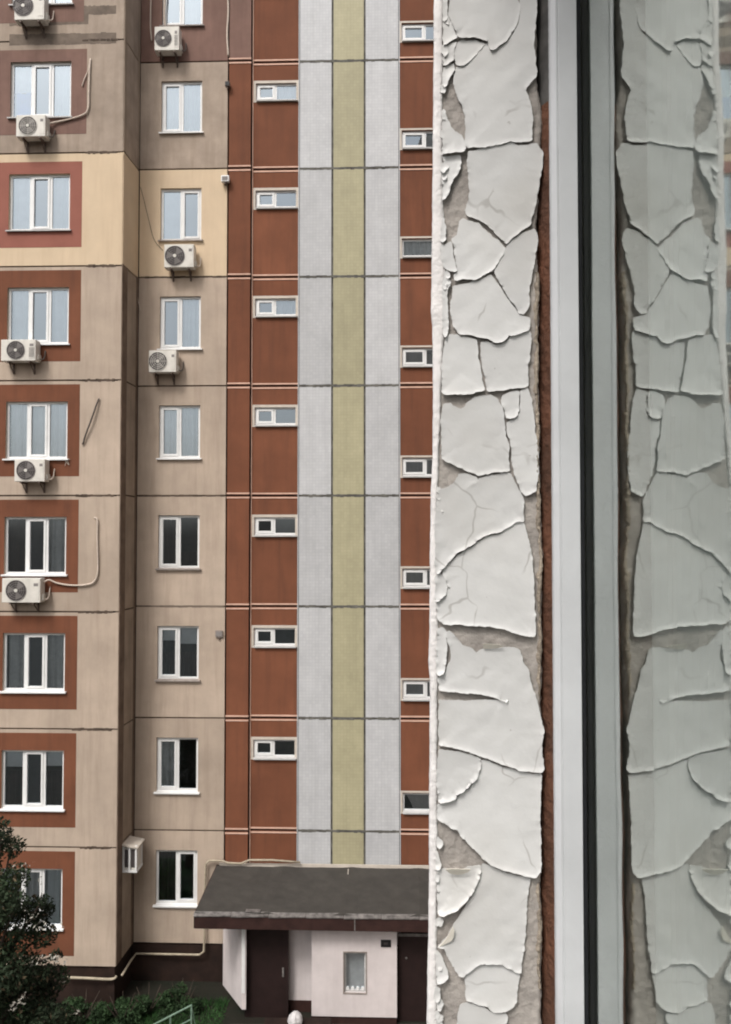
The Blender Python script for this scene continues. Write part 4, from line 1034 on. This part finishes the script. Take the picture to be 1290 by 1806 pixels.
def flake(tile, pts, lift, name='paint_flake', m='paint', seed=0):
    P0 = np.array([(750 + x * TS, tile * 220 + y * TS) for x, y in pts])      # pixels on the reveal plane
    rg = np.random.default_rng(100 + seed)
    out = []                                 # ragged outline
    n = len(P0)
    for i in range(n):
        A, B = P0[i], P0[(i + 1) % n]; L = np.linalg.norm(B - A); k = max(1, int(L / 2.6)); nn = np.array([(B - A)[1], -(B - A)[0]]) / max(L, 1e-6)
        for q in range(k):
            t = q / k; out.append(A + (B - A) * t + nn * rg.normal(0, 0.5))
    # round corners a little
    O = np.array(out); sj = rg.normal(0, 1, (len(O), 2))
    for _ in range(2): sj = (np.roll(sj, 1, 0) + sj + np.roll(sj, -1, 0)) / 3
    O = O + sj * 1.1; O = 0.12 * np.roll(O, 1, 0) + 0.76 * O + 0.12 * np.roll(O, -1, 0)
    ar = np.sum(O[:, 0] * np.roll(O[:, 1], -1) - np.roll(O[:, 0], -1) * O[:, 1]); sg0 = 1 if ar > 0 else -1
    tg = np.roll(O, -1, 0) - np.roll(O, 1, 0); tg /= np.maximum(1e-6, np.linalg.norm(tg, axis=1))[:, None]
    O = O + sg0 * np.stack([tg[:, 1], -tg[:, 0]], 1) * 1.45
    n = len(O)
    st = 4.2 if np.ptp(O[:, 1]) < 400 else 9
    gx, gy = np.meshgrid(np.arange(O[:, 0].min(), O[:, 0].max(), st), np.arange(O[:, 1].min(), O[:, 1].max(), st))
    G = np.stack([gx.ravel(), gy.ravel()], 1) + rg.uniform(-.6, .6, (gx.size, 2))
    G = G[pip(G, O)]
    def dists(P):
        best = np.full(len(P), 1e9); down = np.zeros(len(P)); side = np.zeros(len(P))
        area = 0.5 * np.sum(O[:, 0] * np.roll(O[:, 1], -1) - np.roll(O[:, 0], -1) * O[:, 1]); sg = 1 if area > 0 else -1
        for i in range(n):
            A, B = O[i], O[(i + 1) % n]; d = segd(P, A, B); e = B - A; e /= max(1e-9, np.linalg.norm(e))
            nd = sg * np.array([e[1], -e[0]])                      # outward
            k = d < best; best[k] = d[k]; down[k] = nd[1]; side[k] = nd[0]
        return best, down, side
    if len(G):
        dG, _, _ = dists(G); G = G[dG > 2.0]
    ALL = np.concatenate([O, G]) if len(G) else O
    res = delaunay_2d_cdt([Vector(p) for p in ALL], [], [list(range(n))], 1, 1e-5)
    V = np.array([tuple(v) for v in res[0]]); T = [tuple(f) for f in res[2]]
    if len(V) < 3: return
    dd, dn, sd_ = dists(V)
    # smooth the direction term: rather than nearest edge only, weigh by height within the flake
    y0_, y1_ = O[:, 1].min(), O[:, 1].max(); x0_, x1_ = O[:, 0].min(), O[:, 0].max()
    fy = (V[:, 1] - y0_) / max(1, y1_ - y0_)
    dq = np.clip(dn, 0, 1); curl = np.exp(-dd / 2.4) * (0.04 + 0.85 * dq + 0.22 * np.clip(sd_, 0, 1) * (1 - dq)) + 0.65 * np.exp(-dd / 20.0) * dq
    hgt = 0.0003 + 0.00125 * lift * curl + 0.0007 * lift * fy ** 2 * min(1.0, (y1_ - y0_) / 80)
    for (a, c, f0) in WAVE: hgt = hgt + 0.00004 * np.sin(V[:, 0] * a * 3 + V[:, 1] * c * 3 + f0 + seed)
    ta, tb = rg.uniform(-1, 1, 2) * 0.00075
    hgt = hgt + np.maximum(-0.0004, ta * (V[:, 0] - (x0_ + x1_) / 2) / 80 + tb * (V[:, 1] - (y0_ + y1_) / 2) / 80) * min(1.0, (y1_ - y0_) / 60)
    th = 0.0005
    vs = [tuple(rp_(p[0], p[1], h) - N0) for p, h in zip(V, hgt)]
    vs += [tuple(rp_(p[0], p[1], h - th) - N0) for p, h in zip(V, hgt)]
    nv = len(V); fs = list(T)
    cnt = {}
    for t in T:
        for i in range(len(t)):
            e = (t[i], t[(i + 1) % len(t)]); cnt[frozenset(e)] = (cnt.get(frozenset(e), (0, e))[0] + 1, e)
    for k, (c, e) in cnt.items():
        if c == 1: fs.append((e[1], e[0], e[0] + nv, e[1] + nv))
    fs += [tuple(i + nv for i in t[::-1]) for t in T]
    me = bpy.data.meshes.new(name); me.from_pydata(vs, [], fs)
    bm = bmesh.new(); bm.from_mesh(me); bmesh.ops.recalc_face_normals(bm, faces=bm.faces)
    for f in bm.faces: f.smooth = len(f.verts) != 4
    for e in bm.edges:
        if len(e.link_faces) == 2 and e.calc_face_angle(0) > 0.7: e.smooth = False
    bm.to_mesh(me); bm.free()
    me.materials.append(M[m]); o = bpy.data.objects.new(name, me); C.objects.link(o); o.parent = near
    return o
for i, (tl, pts, lf) in enumerate(FL_):
    flake(tl, pts, lf, seed=i)
for i in range(26):
    py = random.choice([random.uniform(20, 560), random.uniform(840, 900), random.uniform(1440, 1800), random.uniform(1690, 1800)])
    px = ip(INNER, py) + random.uniform(-1, 9); rr = random.uniform(3, 7.5); k = random.randint(5, 7)
    flake(0, [((px + rr * random.uniform(.45, 1) * math.cos(6.283 * a / k) - 750) / TS, (py + rr * random.uniform(.8, 1.9) * math.sin(6.283 * a / k)) / TS) for a in range(k)], random.uniform(.6, 1.6), 'paint_chip', seed=200 + i)
# torn lips folded outwards, showing the ivory underside
def lip(tile, pts, rise, seed):
    P = [(750 + x * TS, tile * 220 + y * TS) for x, y in pts]
    b = MB(); n = len(P)
    hs = [0.0028 + rise * q for (_, _), q in zip(P, np.linspace(0, 1, n))]
    ym = min(p[1] for p in P); yM = max(p[1] for p in P)
    top = [tuple(rp_(x, y, 0.0028 + rise * (1 - (y - ym) / (yM - ym))) - N0) for x, y in P]
    bot = [tuple(rp_(x, y, 0.0016 + rise * (1 - (y - ym) / (yM - ym))) - N0) for x, y in P]
    b.v = top + bot; b.f = [tuple(range(n)), tuple(range(n, 2 * n))[::-1]] + [(i, (i + 1) % n, n + (i + 1) % n, n + i) for i in range(n)]
    b.build('folded_lip', 'paint_back', near)
lip(5, [(520,178),(560,176),(610,180),(655,186),(708,200),(655,218),(590,226),(528,224)], 0.003, 1)
lip(6, [(176,1076),(240,1070),(330,1074),(410,1076),(382,1112),(330,1134),(285,1140),(225,1125)], 0.004, 2)
lip(7, [(116,664),(150,628),(184,586),(222,520),(250,462),(262,500),(256,560),(238,602),(180,632)], 0.003, 3)

# ---- the white window frame, gasket and glass ------------------------
GX = 0.2045
wn = empty('pvc_window', (0.19, D - 0.02, CAMH - 0.80))
tag(wn, 'white plastic window frame with black gasket and reflecting glass pane', 'window')
Q0 = wn.location.copy()
def extr(name, sec, m, z0, z1, smooth=False):
    b = MB(); n = len(sec)
    b.v = [(x - Q0.x, y - Q0.y, z0 - Q0.z) for x, y in sec] + [(x - Q0.x, y - Q0.y, z1 - Q0.z) for x, y in sec]
    b.f = [(i, (i + 1) % n, n + (i + 1) % n, n + i) for i in range(n)] + [tuple(range(n))[::-1], tuple(range(n, 2 * n))]
    return b.build(name, m, wn, smooth=smooth)
extr('frame_profile', [(0.1738, 0.84), (0.1738, 0.7925), (0.1742, 0.7895), (0.1755, 0.7872), (0.1775, 0.7852), (0.1785, 0.7840), (0.1800, 0.7840), (0.1806, 0.7846), (0.1812, 0.7840), (0.1978, 0.7838), (0.1984, 0.7846), (0.1985, 0.84)], 'frame', ZB, ZT)
extr('gasket', [(0.1987, 0.84), (0.1987, 0.7860), (0.1994, 0.7872), (0.2006, 0.7885), (0.2020, 0.7892), (0.2036, 0.7905), (0.2042, 0.84)], 'gasket', ZB, ZT)
gm = bpy.data.meshes.new('glass_pane')
gm.from_pydata([(GX - Q0.x, y - Q0.y, z - Q0.z) for y, z in ((0.83, ZB), (-0.55, ZB), (-0.55, ZT), (0.83, ZT))], [], [(0, 1, 2, 3)])
gm.materials.append(M['near_glass']); o = bpy.data.objects.new('glass_pane', gm); C.objects.link(o); o.parent = wn
assert gm.polygons[0].normal.x < 0
for z in (ZB, ZT - 0.05):                  # bottom and top rails
    b = MB(); b.box(0.1716 - Q0.x, 0.2036 - Q0.x, -0.55 - Q0.y, 0.783 - Q0.y, z - Q0.z, z + 0.05 - Q0.z); b.build('frame_rail', 'frame', wn, bevel=0.004)
b = MB(); b.box(0.1716 - Q0.x, 0.2036 - Q0.x, -0.62 - Q0.y, -0.552 - Q0.y, ZB - Q0.z, ZT - Q0.z); b.build('frame_profile', 'frame', wn, bevel=0.004)
# drape behind the glass
b = MB(); n = 160
for i in range(n):
    ya, yb = -0.5 + 1.28 * i / n, -0.5 + 1.28 * (i + 1) / n
    fx = lambda y: 0.262 + 0.0045 * math.sin(y * 62) + 0.0025 * math.sin(y * 143 + 1) + 0.006 * math.sin(y * 23 + 2)
    b.quad((fx(ya), ya, ZB), (fx(yb), yb, ZB), (fx(yb), yb, ZT), (fx(ya), ya, ZT))
o = b.build('drape', 'drape', None, smooth=True); tag(o, 'grey green drape hanging behind the near window glass', 'drape')

# ---- the house wall this window belongs to ---------------------------
hw = empty('house_wall', (0.09, 0.85, 0)); H0_ = hw.location.copy()
tag(hw, 'outer wall of the near house around the peeling window reveal', 'wall')
an = R(8.0); dv = Vector((math.sin(an), math.cos(an), 0)); nv_ = Vector((math.cos(an), -math.sin(an), 0))
P_ = Vector((0.0745, 0.845, 0))
def slab(name, s0, s1, z0, z1, th=0.5, m='own_wall'):
    a, c = P_ + dv * s0, P_ + dv * s1; e, f = c + nv_ * th, a + nv_ * th
    b = MB(); b.hexa([tuple(Vector((q.x, q.y, z0)) - H0_) for q in (a, c, e, f)], [tuple(Vector((q.x, q.y, z1)) - H0_) for q in (a, c, e, f)])
    return b.build(name, m, hw)
slab('wall_slab', 0.0, 19.4, 0, 26)
slab('wall_slab', -9.0, -1.5, 0, 26)
slab('wall_slab', -1.5, -0.002, 0, CAMH - 0.83)
slab('wall_slab', -1.5, -0.002, CAMH + 0.82, 26)
# reveal body behind the plaster, sill and the closed room
b = MB(); b.box(0.075, 0.6, D + 0.0300, D + 0.044, ZB - 0.03, ZT + 0.02)
b.v = [tuple(Vector(v) - H0_) for v in b.v]; b.build('reveal_core', 'own_wall', hw)
b = MB(); b.hexa([tuple(Vector(q) - H0_) for q in ((-0.10, -0.6, ZB - 0.05), (0.1715, -0.6, ZB - 0.03), (0.1715, 0.795, ZB - 0.03), (0.0, 0.795, ZB - 0.05))],
                 [tuple(Vector(q) - H0_) for q in ((-0.10, -0.6, ZB - 0.045), (0.1715, -0.6, ZB - 0.01), (0.1715, 0.795, ZB - 0.01), (0.0, 0.795, ZB - 0.045))])
b.build('window_sill', 'sill_metal', hw)
b = MB(); rx0, rx1, ry0, ry1, rz0, rz1 = 0.42, 3.6, -2.5, 0.845, CAMH - 1.6, CAMH + 1.1
for (p, q, r_, s_) in (((rx1, ry0, rz0), (rx1, ry1, rz0), (rx1, ry1, rz1), (rx1, ry0, rz1)), ((rx0, ry1, rz0), (rx1, ry1, rz0), (rx1, ry1, rz1), (rx0, ry1, rz1)), ((rx0, ry0, rz0), (rx1, ry0, rz0), (rx1, ry0, rz1), (rx0, ry0, rz1)),
                       ((rx0, ry0, rz0), (rx1, ry0, rz0), (rx1, ry1, rz0), (rx0, ry1, rz0)), ((rx0, ry0, rz1), (rx1, ry0, rz1), (rx1, ry1, rz1), (rx0, ry1, rz1))):
    b.quad(*[tuple(Vector(w) - H0_) for w in (p, q, r_, s_)])
b.build('room_wall', 'porch', hw)
